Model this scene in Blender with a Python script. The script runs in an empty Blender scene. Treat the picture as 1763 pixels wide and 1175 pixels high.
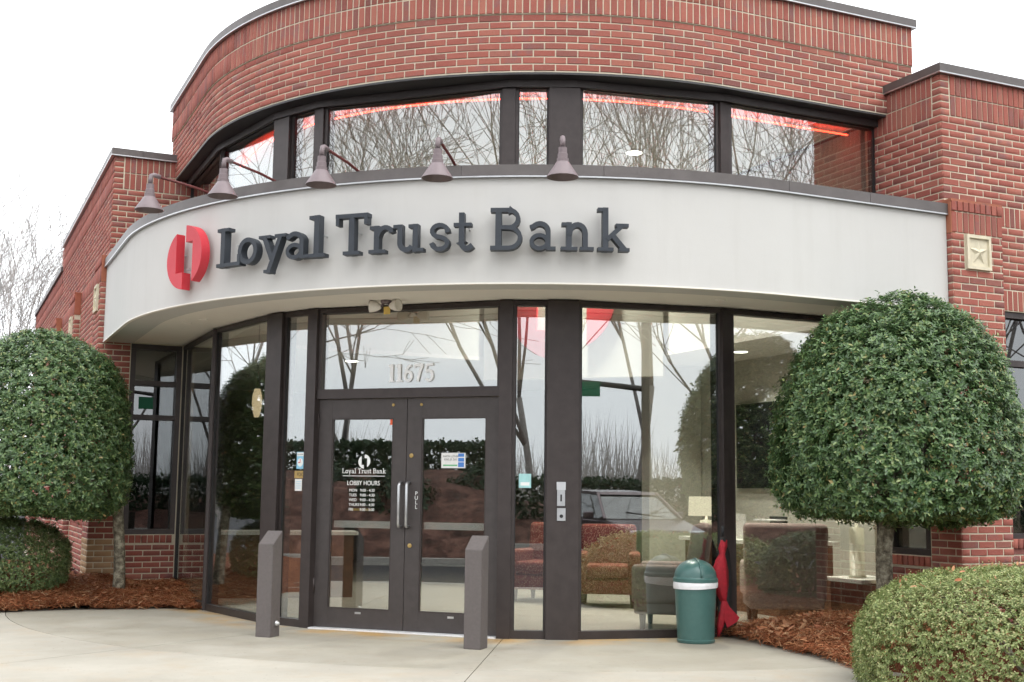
import bpy, bmesh, math, random
import numpy as np
from mathutils import Vector, Matrix, Euler
rad = math.radians
S2 = math.sqrt(.5)
scene = bpy.context.scene
COL = scene.collection
random.seed(7)
RNG = np.random.default_rng(7)

# ------------------------------------------------------------------ camera, world, sun, exposure
CAM = Vector((-6.5944, -13.4162, 1.2760)); AZ, PIT, ROL = 1.136363, 0.122251, 0.0112175
F_PX = 2117.59
def cam_axes():
    fw = Vector((math.cos(AZ)*math.cos(PIT), math.sin(AZ)*math.cos(PIT), math.sin(PIT)))
    r = Vector((math.sin(AZ), -math.cos(AZ), 0)); u = r.cross(fw)
    return r*math.cos(ROL)+u*math.sin(ROL), -r*math.sin(ROL)+u*math.cos(ROL), fw
CR, CU, CF = cam_axes()
cd = bpy.data.cameras.new("camera"); cam = bpy.data.objects.new("camera", cd); COL.objects.link(cam)
cd.sensor_width = 36; cd.lens = F_PX/1763*36; cd.clip_start = .05; cd.clip_end = 2000
m = Matrix((CR, CU, -CF)).transposed().to_4x4(); m.translation = CAM; cam.matrix_world = m
scene.camera = cam
def pix(P):
    d = Vector(P)-CAM; z = d.dot(CF)
    return 881.5+F_PX*d.dot(CR)/z, 587.5-F_PX*d.dot(CU)/z, z

SUN_EL, SUN_AZ = rad(58), rad(-75)            # direction towards the sun, from +X counter-clockwise
world = bpy.data.worlds.new("World"); scene.world = world; world.use_nodes = True
nt = world.node_tree; nt.nodes.clear()
sky = nt.nodes.new("ShaderNodeTexSky"); sky.sky_type = 'NISHITA'; sky.sun_disc = False
sky.sun_elevation = SUN_EL; sky.sun_rotation = rad(90)-SUN_AZ; sky.dust_density = 6; sky.air_density = 1.2
hs = nt.nodes.new("ShaderNodeHueSaturation"); hs.inputs['Saturation'].default_value = .22
mx = nt.nodes.new("ShaderNodeMix"); mx.data_type = 'RGBA'; mx.inputs[0].default_value = .8
mx.inputs[7].default_value = (15.6, 16.0, 16.6, 1)        # even cloud cover
bg = nt.nodes.new("ShaderNodeBackground"); bg.inputs[1].default_value = .1
wo = nt.nodes.new("ShaderNodeOutputWorld")
nt.links.new(sky.outputs[0], hs.inputs['Color']); nt.links.new(hs.outputs[0], mx.inputs[6])
nt.links.new(mx.outputs[2], bg.inputs[0]); nt.links.new(bg.outputs[0], wo.inputs[0])
sd = bpy.data.lights.new("sun", 'SUN'); sd.energy = .8; sd.angle = rad(50); sd.color = (1, .97, .92)
sun = bpy.data.objects.new("sun", sd); COL.objects.link(sun)
sdir = Vector((math.cos(SUN_AZ)*math.cos(SUN_EL), math.sin(SUN_AZ)*math.cos(SUN_EL), math.sin(SUN_EL)))
sun.rotation_euler = sdir.to_track_quat('Z', 'Y').to_euler(); sun.location = sdir*60
scene.view_settings.view_transform = 'Standard'; scene.view_settings.look = 'None'
scene.view_settings.exposure = 0.76; scene.view_settings.gamma = 1
scene.render.engine = 'CYCLES'
cy = scene.cycles
cy.max_bounces = 6; cy.diffuse_bounces = 3; cy.glossy_bounces = 3; cy.transparent_max_bounces = 12; cy.transmission_bounces = 2
cy.use_adaptive_sampling = True; cy.adaptive_threshold = .03; cy.use_denoising = True; cy.sample_clamp_indirect = 6; cy.caustics_reflective = False; cy.caustics_refractive = False

# ------------------------------------------------------------------ materials
class N:
    def __init__(s, name):
        s.m = bpy.data.materials.new(name); s.m.use_nodes = True; s.t = s.m.node_tree; s.t.nodes.clear()
        s.o = s.t.nodes.new("ShaderNodeOutputMaterial")
    def n(s, typ, **kw):
        x = s.t.nodes.new("ShaderNode"+typ)
        for k, v in kw.items():
            if k.startswith('_'): setattr(x, k[1:], v)
            else: s.set(x.inputs[k.replace('__', ' ')], v)
        return x
    def set(s, sock, v):
        if isinstance(v, bpy.types.NodeSocket): s.t.links.new(v, sock)
        elif hasattr(sock, 'default_value'):
            if isinstance(v, (tuple, list)) and len(v) == 3 and sock.type == 'RGBA': v = (*v, 1)
            sock.default_value = v
    def math(s, op, a, b=0.0, clamp=False):
        x = s.t.nodes.new("ShaderNodeMath"); x.operation = op; x.use_clamp = clamp
        s.set(x.inputs[0], a); s.set(x.inputs[1], b); return x.outputs[0]
    def mix(s, f, a, b, blend='MIX'):
        x = s.t.nodes.new("ShaderNodeMix"); x.data_type = 'RGBA'; x.blend_type = blend
        s.set(x.inputs[0], f); s.set(x.inputs[6], a); s.set(x.inputs[7], b); return x.outputs[2]
    def ramp(s, f, stops):
        x = s.t.nodes.new("ShaderNodeValToRGB"); s.set(x.inputs[0], f)
        e = x.color_ramp.elements
        while len(e) < len(stops): e.new(.5)
        for el, (p, c) in zip(e, stops):
            el.position = p; el.color = (*c, 1) if len(c) == 3 else c
        return x.outputs[0]
    def coord(s, kind='Object'):
        return s.t.nodes.new("ShaderNodeTexCoord").outputs[kind]
    def pos(s): return s.t.nodes.new("ShaderNodeNewGeometry").outputs['Position']
    def noise(s, scale, detail=4, rough=.6, vec=None, dist=0.0):
        x = s.t.nodes.new("ShaderNodeTexNoise"); x.inputs['Scale'].default_value = scale
        x.inputs['Detail'].default_value = detail; x.inputs['Roughness'].default_value = rough; x.inputs['Distortion'].default_value = dist
        s.t.links.new(vec if vec is not None else s.pos(), x.inputs['Vector']); return x.outputs['Fac']
    def rnd(s):
        g = s.t.nodes.new("ShaderNodeNewGeometry").outputs['Random Per Island']
        o = s.t.nodes.new("ShaderNodeObjectInfo").outputs['Random']
        return s.math('FRACT', s.math('ADD', g, o))
    def bump(s, h, strength=.3, dist=.005):
        x = s.t.nodes.new("ShaderNodeBump"); s.set(x.inputs['Height'], h); x.inputs['Strength'].default_value = strength
        x.inputs['Distance'].default_value = dist; return x.outputs[0]
    def bsdf(s, col, rough=.6, metal=0.0, normal=None, spec=.5, **kw):
        b = s.t.nodes.new("ShaderNodeBsdfPrincipled")
        s.set(b.inputs['Base Color'], col); s.set(b.inputs['Roughness'], rough); s.set(b.inputs['Metallic'], metal)
        s.set(b.inputs['Specular IOR Level'], spec)
        if normal is not None: s.t.links.new(normal, b.inputs['Normal'])
        for k, v in kw.items(): s.set(b.inputs[k.replace('__', ' ')], v)
        s.t.links.new(b.outputs[0], s.o.inputs[0]); return s.m

M = {}
def simple(name, col, rough=.6, metal=0.0, var=.12, scale=30, bump=.1, spec=.5, dist=.002):
    s = N(name); nz = s.noise(scale, 5)
    lo = tuple(c*(1-var) for c in col); hi = tuple(min(1, c*(1+var)) for c in col)
    c = s.ramp(nz, [(.3, lo), (.7, hi)])
    M[name] = s.bsdf(c, rough, metal, s.bump(nz, bump, dist) if bump else None, spec); return M[name]

def brick_mat(name, stops, grime=.3):
    s = N(name); r = s.rnd()
    base = s.ramp(r, stops)
    nz = s.noise(38, 6, .65); n2 = s.noise(9, 3)
    c = s.mix(s.math('MULTIPLY', nz, .45), base, tuple(x*.55 for x in stops[1][1]))
    # flashed grey ends on some bricks
    fl = s.math('MULTIPLY', s.math('GREATER_THAN', s.math('FRACT', s.math('MULTIPLY', r, 7.31)), .72), s.math('MULTIPLY', s.math('SUBTRACT', n2, .46), 5, True), True)
    c = s.mix(s.math('MULTIPLY', fl, .55), c, (.2, .125, .13))
    dust = s.math('MULTIPLY', s.math('SUBTRACT', s.noise(70, 4, .7), .5, ), 2.2, True)
    c = s.mix(s.math('MULTIPLY', dust, grime), c, (.5, .4, .33))
    c = s.mix(s.math('MULTIPLY', s.math('SUBTRACT', s.noise(.9, 4, .6), .45, True), 1.3, True), c, tuple(x*.62 for x in stops[1][1]))
    h = s.math('ADD', s.math('MULTIPLY', nz, .6), s.noise(160, 3))
    M[name] = s.bsdf(c, .86, 0, s.bump(h, .5, .004), .25)
brick_mat('red_brick', [(0, (.24, .085, .072)), (.12, (.40, .13, .098)), (.3, (.34, .098, .078)), (.48, (.44, .155, .115)), (.66, (.37, .108, .084)), (.82, (.46, .175, .125)), (.9, (.22, .095, .085)), (1, (.36, .12, .09))])
brick_mat('tan_brick', [(0, (.44, .27, .14)), (.3, (.5, .32, .18)), (.6, (.46, .28, .15)), (1, (.52, .34, .2))], .15)
brick_mat('orange_brick', [(0, (.36, .12, .07)), (.3, (.42, .145, .085)), (.6, (.38, .12, .075)), (1, (.44, .17, .1))], .15)
s = N('mortar'); nz = s.noise(60, 5); n2 = s.noise(2.2, 3)
c = s.mix(nz, (.60, .54, .41), (.74, .68, .54)); c = s.mix(s.math('MULTIPLY', n2, .3), c, (.55, .48, .36))
M['mortar'] = s.bsdf(c, .95, 0, s.bump(s.noise(220, 3), .6, .004), .2)
# far brickwork, too fine to build
s = N('far_brickwork'); bt = s.n('TexBrick'); bt.inputs['Scale'].default_value = 4.92
bt.inputs['Color1'].default_value = (.33, .09, .075, 1); bt.inputs['Color2'].default_value = (.27, .075, .065, 1); bt.inputs['Mortar'].default_value = (.58, .52, .4, 1)
bt.inputs['Mortar Size'].default_value = .03; bt.inputs['Brick Width'].default_value = 1.0; bt.inputs['Row Height'].default_value = .333
mp = s.n('Mapping'); mp.inputs['Rotation'].default_value = (rad(90), 0, 0); s.t.links.new(s.pos(), mp.inputs['Vector']); s.t.links.new(mp.outputs[0], bt.inputs['Vector'])
M['far_brickwork'] = s.bsdf(bt.outputs['Color'], .9)

s = N('stucco'); p_ = s.pos(); nz = s.noise(1.1, 4, .6); n3 = s.noise(180, 4, .7)
mp = s.n('Mapping'); mp.inputs['Scale'].default_value = (3, 3, .25); s.t.links.new(p_, mp.inputs['Vector']); st = s.noise(2.2, 5, .6, mp.outputs[0])
c = s.mix(nz, (.555, .548, .525), (.625, .617, .592)); c = s.mix(s.math('MULTIPLY', s.math('SUBTRACT', st, .5, True), .7), c, (.47, .455, .42))
M['stucco'] = s.bsdf(c, .9, 0, s.bump(s.math('ADD', n3, s.math('MULTIPLY', s.noise(14, 3), .8)), .28, .004), .2)
s = N('soffit_paint'); nz = s.noise(1.5, 4); c = s.mix(nz, (.80, .76, .69), (.87, .835, .77))
M['soffit_paint'] = s.bsdf(c, .85, 0, s.bump(s.noise(150, 3), .15, .003), .2)
simple('bronze_metal', (.05, .040, .038), .42, .35, .14, 9, .05)
simple('bronze_flat', (.06, .051, .049), .5, .2, .12, 12, .04)
simple('coping_metal', (.125, .112, .108), .45, .4, .12, 5, .05)
simple('gasket', (.012, .012, .013), .6, 0, .1, 20, 0)
simple('dark_soffit', (.05, .048, .05), .55, .1, .15, 8, .03)
simple('bright_aluminium', (.62, .63, .64), .3, .85, .06, 20, 0)
simple('brushed_steel', (.5, .51, .52), .33, .9, .08, 25, .03)
s = N('letter_paint'); nz = s.noise(6, 5); c = s.mix(nz, (.030, .037, .047), (.048, .055, .066))
M['letter_paint'] = s.bsdf(c, .5, 0, s.bump(s.noise(120, 3), .06, .002), .35)
s = N('red_acrylic'); nz = s.noise(4, 4); c = s.mix(nz, (.52, .028, .045), (.62, .05, .066))
M['red_acrylic'] = s.bsdf(c, .45, 0, s.bump(nz, .03, .003), .4)
s = N('lamp_enamel'); nz = s.noise(14, 4); c = s.mix(nz, (.17, .135, .142), (.23, .185, .19)); M['lamp_enamel'] = s.bsdf(c, .5, .1, None, .4)
simple('rusty_arm', (.13, .032, .03), .55, .2, .3, 25, .15)
simple('white_paint', (.78, .78, .76), .5, 0, .04, 20, .03)
simple('number_white', (.92, .93, .93), .45, 0, .02, 20, 0)
simple('vinyl_white', (.8, .82, .8), .6, 0, .03, 20, 0)
simple('sticker_blue', (.06, .2, .55), .5, 0, .1, 20, 0)
simple('sticker_cyan', (.25, .55, .72), .5, 0, .1, 20, 0)
simple('sticker_teal', (.35, .62, .62), .5, 0, .1, 20, 0)
simple('sticker_red', (.7, .06, .05), .5, 0, .1, 20, 0)
simple('sticker_orange', (.85, .12, .03), .5, 0, .08, 20, 0)
simple('sticker_green', (.15, .45, .22), .5, 0, .1, 20, 0)
simple('brass_sign', (.42, .29, .1), .4, .3, .1, 20, 0)
simple('print_black', (.02, .02, .02), .6, 0, .1, 20, 0)
simple('yellow_tag', (.62, .43, .1), .6, 0, .15, 30, 0)
simple('cast_stone', (.66, .60, .45), .85, 0, .1, 14, .2)
s = N('bollard_paint'); nz = s.noise(35, 6, .7); c = s.mix(nz, (.10, .088, .085), (.16, .14, .135)); M['bollard_paint'] = s.bsdf(c, .62, .1, s.bump(nz, .35, .004), .35)
s = N('bin_plastic'); nz = s.noise(18, 5); c = s.mix(nz, (.045, .112, .103), (.066, .15, .138)); sc_ = s.math('MULTIPLY', s.math('SUBTRACT', s.noise(45, 6, .8), .56, True), 3.0, True); c = s.mix(s.math('MULTIPLY', sc_, .35), c, (.22, .27, .25))
M['bin_plastic'] = s.bsdf(c, .3, 0, s.bump(s.noise(200, 2), .06, .002), .5)
simple('bag_white', (.78, .78, .8), .45, 0, .06, 40, .3)
simple('umbrella_red', (.36, .01, .022), .75, 0, .2, 30, .2)
simple('umbrella_black', (.015, .015, .017), .7, 0, .2, 30, .2)

def glass(name, refl, tint, wob=.012):
    s = N(name)
    lw = s.n('LayerWeight'); lw.inputs['Blend'].default_value = .5
    f = s.math('ADD', s.math('MULTIPLY', s.math('POWER', lw.outputs['Facing'], 4.0), 1-refl), refl, True)
    tr = s.n('BsdfTransparent'); tr.inputs[0].default_value = (*tint, 1)
    gl = s.n('BsdfGlossy'); gl.inputs['Roughness'].default_value = .0; gl.inputs['Color'].default_value = (.95, .97, .98, 1)
    bp = s.bump(s.noise(1.3, 1, .4), wob, .02); s.t.links.new(bp, gl.inputs['Normal'])
    mxs = s.n('MixShader'); s.t.links.new(f, mxs.inputs[0]); s.t.links.new(tr.outputs[0], mxs.inputs[1]); s.t.links.new(gl.outputs[0], mxs.inputs[2])
    s.t.links.new(mxs.outputs[0], s.o.inputs[0]); M[name] = s.m
glass('window_glass', .2, (.80, .83, .81))
glass('tinted_glass', .13, (.34, .36, .36))
glass('car_glass', .10, (.22, .24, .25))

s = N('concrete'); big = s.math('MULTIPLY', s.math('SUBTRACT', s.noise(.55, 5, .6), .34), 3.0, True); mid = s.noise(3.2, 6, .65); fine = s.noise(70, 5, .7)
r = s.n('ObjectInfo').outputs['Random']
c = s.mix(big, (.285, .262, .21), (.435, .41, .35)); c = s.mix(s.math('MULTIPLY', s.math('SUBTRACT', mid, .42, True), 1.8, True), c, (.30, .262, .195))
c = s.mix(s.math('MULTIPLY', s.math('SUBTRACT', s.noise(1.4, 4, .7), .56, True), 3.0, True), c, (.215, .20, .155))
c = s.mix(s.math('MULTIPLY', fine, .2), c, (.52, .48, .41))
c = s.mix(s.math('MULTIPLY', r, .14), c, (.27, .25, .2))
# rust stains by the glass line
xyz = s.n('SeparateXYZ'); s.t.links.new(s.pos(), xyz.inputs[0])
rr = s.math('SQRT', s.math('ADD', s.math('POWER', xyz.outputs[0], 2.0), s.math('POWER', xyz.outputs[1], 2.0)))
band = s.math('SUBTRACT', 1.0, s.math('MULTIPLY', s.math('ABSOLUTE', s.math('SUBTRACT', rr, 4.02)), 2.4), True)
st = s.math('MULTIPLY', s.math('SUBTRACT', s.noise(1.8, 4, .6), .40, True), 5.0, True)
c = s.mix(s.math('MULTIPLY', s.math('MULTIPLY', band, st), .85), c, (.50, .29, .09))
sp = s.math('GREATER_THAN', s.noise(24, 2, .5), .71); c = s.mix(s.math('MULTIPLY', sp, .45), c, (.14, .115, .085))
wet = s.math('MULTIPLY', s.math('SUBTRACT', s.noise(.8, 3), .42, True), 3.0, True)
M['concrete'] = s.bsdf(c, s.math('SUBTRACT', .78, s.math('MULTIPLY', wet, .42)), 0, s.bump(s.math('ADD', fine, mid), .25, .004), .35)
s = N('dry_concrete'); big = s.math('MULTIPLY', s.math('SUBTRACT', s.noise(.6, 6, .65), .34), 3.0, True); fine = s.noise(60, 5, .7)
c = s.mix(big, (.32, .296, .248), (.455, .428, .368)); c = s.mix(s.math('MULTIPLY', fine, .3), c, (.34, .31, .25))
c = s.mix(s.math('MULTIPLY', s.math('SUBTRACT', s.noise(1.7, 5, .7), .5, True), 2.8, True), c, (.40, .325, .235))
c = s.mix(s.math('MULTIPLY', s.math('SUBTRACT', s.noise(4.5, 6, .75), .55, True), 2.2, True), c, (.33, .30, .25))
sp = s.math('GREATER_THAN', s.noise(26, 2, .5), .71); c = s.mix(s.math('MULTIPLY', sp, .45), c, (.16, .13, .10))
M['dry_concrete'] = s.bsdf(c, .8, 0, s.bump(fine, .25, .004), .3)
simple('kerb_concrete', (.42, .4, .36), .85, 0, .15, 20, .2)
simple('asphalt', (.045, .045, .048), .95, 0, .25, 60, .4, .12)
simple('threshold_metal', (.85, .86, .88), .35, .2, .05, 20, 0)
s = N('mulch_soil'); nz = s.noise(30, 6, .7); c = s.ramp(nz, [(.3, (.06, .022, .012)), (.5, (.16, .055, .026)), (.7, (.26, .10, .05))]); M['mulch_soil'] = s.bsdf(c, .95, 0, s.bump(nz, .9, .02), .2)
s = N('bank_mulch'); nz = s.noise(3, 7, .75); c = s.ramp(nz, [(.36, (.035, .02, .016)), (.5, (.09, .044, .034)), (.64, (.19, .10, .075))]); M['bank_mulch'] = s.bsdf(c, .95, 0, s.bump(nz, .9, .05), .2)
def leafmat(name, stops, rough=.4, spec=.5, trans=.25):
    s = N(name); r = s.rnd(); c = s.ramp(r, stops)
    c = s.mix(s.math('MULTIPLY', s.noise(1.7, 3), .45), c, tuple(x*.6 for x in stops[len(stops)//2][1]))
    b = s.n('BsdfPrincipled'); s.set(b.inputs['Base Color'], c); b.inputs['Roughness'].default_value = rough; b.inputs['Specular IOR Level'].default_value = spec
    tl = s.n('BsdfTranslucent'); s.set(tl.inputs['Color'], c)
    mxs = s.n('MixShader'); mxs.inputs[0].default_value = trans
    s.t.links.new(b.outputs[0], mxs.inputs[1]); s.t.links.new(tl.outputs[0], mxs.inputs[2]); s.t.links.new(mxs.outputs[0], s.o.inputs[0]); M[name] = s.m
leafmat('topiary_leaf', [(0, (.034, .078, .03)), (.3, (.07, .145, .055)), (.6, (.125, .225, .085)), (.85, (.215, .33, .125)), (.97, (.36, .42, .16)), (1, (.48, .30, .12))], .34, .6, .3)
leafmat('shrub_leaf', [(0, (.065, .12, .045)), (.4, (.14, .215, .08)), (.8, (.235, .32, .12)), (1, (.38, .42, .19))], .42, .5)
leafmat('clipped_leaf', [(0, (.10, .15, .045)), (.3, (.20, .27, .085)), (.62, (.35, .41, .15)), (.88, (.50, .52, .25)), (1, (.54, .44, .22))], .45, .45)
leafmat('hedge_leaf', [(0, (.015, .034, .016)), (.5, (.03, .06, .026)), (1, (.05, .085, .036))], .5, .3)
leafmat('straw', [(0, (.13, .04, .018)), (.3, (.28, .085, .036)), (.65, (.40, .15, .065)), (.9, (.52, .27, .13)), (1, (.64, .46, .28))], .7, .2, .1)
leafmat('dry_leaf', [(0, (.42, .14, .06)), (.4, (.55, .26, .13)), (.7, (.62, .38, .22)), (1, (.50, .17, .09))], .7, .2, .2)
s = N('mottled_bark'); nz = s.noise(16, 6, .7); c = s.ramp(nz, [(.36, (.07, .06, .045)), (.5, (.19, .17, .125)), (.62, (.38, .36, .28))]); M['mottled_bark'] = s.bsdf(c, .9, 0, s.bump(nz, .7, .01), .2)
s = N('winter_bark'); nz = s.noise(6, 5, .7); c = s.ramp(nz, [(.3, (.21, .19, .175)), (.7, (.36, .33, .31))]); M['winter_bark'] = s.bsdf(c, .9)
s = N('hazed_bark'); nz = s.noise(3, 5, .7); c = s.ramp(nz, [(.3, (.28, .23, .215)), (.7, (.4, .345, .325))]); M['hazed_bark'] = s.bsdf(c, .95)  # bark lightened to stand for glare haze over far trees; unused
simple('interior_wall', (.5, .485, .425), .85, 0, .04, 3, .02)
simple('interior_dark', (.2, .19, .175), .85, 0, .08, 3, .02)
simple('interior_ceiling', (.6, .58, .53), .9, 0, .04, 3, 0)
s = N('stone_floor'); nz = s.noise(3, 6, .7, None, 1.2); c = s.ramp(nz, [(.3, (.34, .31, .255)), (.7, (.5, .47, .4))]); M['stone_floor'] = s.bsdf(c, .28, 0, None, .5)
s = N('red_fabric'); ck = s.noise(55, 2); w = s.n('TexVoronoi'); w.inputs['Scale'].default_value = 62; s.t.links.new(s.pos(), w.inputs['Vector'])
c = s.mix(s.math('LESS_THAN', w.outputs['Distance'], .33), (.17, .042, .034), (.40, .255, .19)); M['red_fabric'] = s.bsdf(c, .95, 0, s.bump(ck, .3, .003), .1)
s = N('taupe_fabric'); ck = s.noise(180, 3); c = s.mix(ck, (.36, .28, .26), (.50, .40, .37)); M['taupe_fabric'] = s.bsdf(c, .95, 0, s.bump(ck, .4, .003), .1)
simple('dark_wood', (.06, .028, .018), .4, 0, .3, 12, .1)
simple('brown_wood', (.16, .075, .04), .45, 0, .3, 8, .1)
simple('white_laminate', (.75, .74, .7), .4, 0, .03, 9, 0)
simple('screen_black', (.012, .012, .014), .25, 0, .1, 9, 0)
simple('lamp_ceramic', (.52, .5, .4), .4, 0, .08, 9, 0)
simple('paper_stack', (.72, .72, .7), .8, 0, .06, 30, 0)
simple('car_paint', (.12, .085, .095), .25, .5, .05, 5, 0, .6)
simple('tyre', (.018, .018, .018), .85, 0, .2, 30, .2)
simple('sign_green', (.02, .2, .09), .45, 0, .1, 8, 0)
simple('pole_metal', (.07, .065, .06), .5, .4, .2, 8, .1)
simple('headlamp', (.7, .72, .72), .1, .2, .05, 8, 0)
def emit(name, col, strength):
    s = N(name); e = s.n('Emission'); e.inputs[0].default_value = (*col, 1); e.inputs[1].default_value = strength
    s.t.links.new(e.outputs[0], s.o.inputs[0]); M[name] = s.m
emit('red_led', (1, .028, .012), 16)
emit('lamp_shade_glow', (1, .86, .62), .95)
emit('pendant_glow', (1, .74, .45), .75)
emit('downlight_glow', (1, .95, .85), 6)

# ------------------------------------------------------------------ helpers
def tag(o, label=None, cat=None, group=None, kind=None):
    if label: o['label'] = label
    if cat: o['category'] = cat
    if group: o['group'] = group
    if kind: o['kind'] = kind
    return o
def empty(name, loc=(0, 0, 0), rz=0.0, label=None, cat=None, group=None):
    o = bpy.data.objects.new(name, None); COL.objects.link(o); o.location = loc; o.rotation_euler = (0, 0, rz); o.empty_display_size = .2
    return tag(o, label, cat, group)
def link(name, me, mat, parent=None):
    if mat is not None and not me.materials: me.materials.append(M[mat] if isinstance(mat, str) else mat)
    o = bpy.data.objects.new(name, me); COL.objects.link(o)
    if parent is not None: o.parent = parent
    return o
class MB:
    def __init__(s): s.v = []; s.f = []
    def quadbox(s, P):                                   # 8 points: bottom 4 ccw, top 4 ccw
        b = len(s.v); s.v += [tuple(p) for p in P]
        s.f += [(b+3, b+2, b+1, b), (b+4, b+5, b+6, b+7)] + [(b+i, b+(i+1) % 4, b+4+(i+1) % 4, b+4+i) for i in range(4)]
        return s
    def box(s, x0, x1, y0, y1, z0, z1, fr=None):
        P = [(x0, y0, z0), (x1, y0, z0), (x1, y1, z0), (x0, y1, z0), (x0, y0, z1), (x1, y0, z1), (x1, y1, z1), (x0, y1, z1)]
        if fr: P = [fr(*p) for p in P]
        return s.quadbox(P)
    def prism(s, poly, z0, z1, fr=None):
        n = len(poly); b = len(s.v)
        P = [(x, y, z0) for x, y in poly]+[(x, y, z1) for x, y in poly]
        if fr: P = [fr(*p) for p in P]
        s.v += [tuple(p) for p in P]
        s.f += [tuple(b+i for i in reversed(range(n))), tuple(b+n+i for i in range(n))] + [(b+i, b+(i+1) % n, b+n+(i+1) % n, b+n+i) for i in range(n)]
        return s
    def lathe(s, prof, n=24, c=(0, 0, 0), fr=None, cap=True):
        b = len(s.v)
        for r, z in prof:
            for k in range(n):
                a = 2*math.pi*k/n; p = (c[0]+r*math.cos(a), c[1]+r*math.sin(a), c[2]+z); s.v.append(tuple(fr(*p)) if fr else p)
        for i in range(len(prof)-1):
            for k in range(n):
                s.f.append((b+i*n+k, b+i*n+(k+1) % n, b+(i+1)*n+(k+1) % n, b+(i+1)*n+k))
        if cap:
            s.f.append(tuple(b+k for k in reversed(range(n)))); s.f.append(tuple(b+(len(prof)-1)*n+k for k in range(n)))
        return s
    def tube(s, pts, r, n=8, cap=True):
        pts = [Vector(p) for p in pts]; b = len(s.v); rs = r if isinstance(r, (list, tuple)) else [r]*len(pts)
        up = Vector((0, 0, 1)); pu = None
        for i, p in enumerate(pts):
            t = (pts[min(i+1, len(pts)-1)]-pts[max(i-1, 0)]).normalized()
            if pu is None:
                a = t.orthogonal().normalized()
            else: a = (pu-t*pu.dot(t)); a = a.normalized() if a.length > 1e-6 else t.orthogonal().normalized()
            pu = a; c = t.cross(a)
            for k in range(n):
                an = 2*math.pi*k/n; s.v.append(tuple(p+(a*math.cos(an)+c*math.sin(an))*rs[i]))
        for i in range(len(pts)-1):
            for k in range(n): s.f.append((b+i*n+k, b+i*n+(k+1) % n, b+(i+1)*n+(k+1) % n, b+(i+1)*n+k))
        if cap:
            s.f.append(tuple(b+k for k in reversed(range(n)))); s.f.append(tuple(b+(len(pts)-1)*n+k for k in range(n)))
        return s
    def ribbon(s, pts, w, d0, d1, fr, closed=False):     # stroke of width w in 2D, extruded d0..d1
        n = len(pts); P = [Vector(p) for p in pts]; L = []; R = []
        for i in range(n):
            a = P[(i-1) % n] if closed or i > 0 else None; c = P[(i+1) % n] if closed or i < n-1 else None
            t1 = (P[i]-a).normalized() if a is not None else None; t2 = (c-P[i]).normalized() if c is not None else None
            if t1 is None: t1 = t2
            if t2 is None: t2 = t1
            nn = Vector((-(t1+t2).y, (t1+t2).x)); nn = nn.normalized() if nn.length > 1e-6 else Vector((-t1.y, t1.x))
            k = max(.5, nn.dot(Vector((-t1.y, t1.x)))); nn = nn/k*w/2
            L.append(P[i]+nn); R.append(P[i]-nn)
        b = len(s.v)
        for l, r in zip(L, R):
            for q, d in ((l, d0), (r, d0), (r, d1), (l, d1)): s.v.append(tuple(fr(q.x, q.y, d)))
        m_ = n if closed else n-1
        for i in range(m_):
            a = b+4*i; c = b+4*((i+1) % n)
            for k in range(4): s.f.append((a+k, a+(k+1) % 4, c+(k+1) % 4, c+k))
        if not closed: s.f += [(b+3, b+2, b+1, b), (b+4*(n-1), b+4*(n-1)+1, b+4*(n-1)+2, b+4*(n-1)+3)]
        return s
    def mesh(s, name, smooth=False, fix=True):
        me = bpy.data.meshes.new(name); me.from_pydata(s.v, [], s.f)
        if fix:
            bm = bmesh.new(); bm.from_mesh(me); bmesh.ops.recalc_face_normals(bm, faces=bm.faces); bm.to_mesh(me); bm.free()
        if smooth: me.polygons.foreach_set('use_smooth', [True]*len(me.polygons))
        return me
    def build(s, name, mat, parent=None, smooth=False, fix=True):
        return link(name, s.mesh(name, smooth, fix), mat, parent)
def rbox(name, mat, parent, size, loc, bev=.03, seg=3, rot=(0, 0, 0), taper=None):
    bm = bmesh.new(); bmesh.ops.create_cube(bm, size=1)
    for v in bm.verts: v.co = Vector((v.co.x*size[0], v.co.y*size[1], v.co.z*size[2]))
    if taper:
        for v in bm.verts:
            if v.co.z > 0: v.co.x *= taper[0]; v.co.y *= taper[1]
    bmesh.ops.bevel(bm, geom=bm.edges[:], offset=bev, segments=seg, profile=.6, affect='EDGES')
    me = bpy.data.meshes.new(name); bm.to_mesh(me); bm.free(); me.polygons.foreach_set('use_smooth', [True]*len(me.polygons))
    o = link(name, me, mat, parent); o.location = loc; o.rotation_euler = rot; return o
def smooth_sharp(o, ang=35):
    me = o.data; me.polygons.foreach_set('use_smooth', [True]*len(me.polygons))
    bm = bmesh.new(); bm.from_mesh(me)
    for e in bm.edges:
        if len(e.link_faces) == 2 and e.calc_face_angle(0) > rad(ang): e.smooth = False
    bm.to_mesh(me); bm.free(); return o
def np_mesh(name, V, Fq, mat, parent=None):              # V (n,3) array, Fq (m,k) int array with equal-sized faces
    me = bpy.data.meshes.new(name); k = Fq.shape[1]
    me.vertices.add(len(V)); me.vertices.foreach_set('co', V.astype(np.float32).ravel())
    me.loops.add(Fq.size); me.loops.foreach_set('vertex_index', Fq.astype(np.int32).ravel())
    me.polygons.add(len(Fq)); me.polygons.foreach_set('loop_start', np.arange(0, Fq.size, k, dtype=np.int32))
    me.update(calc_edges=True); return link(name, me, mat, parent)
def copy_tree(o, parent=None):
    c = o.copy(); COL.objects.link(c)
    if parent is not None: c.parent = parent
    for ch in list(o.children): copy_tree(ch, c)
    return c
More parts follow.
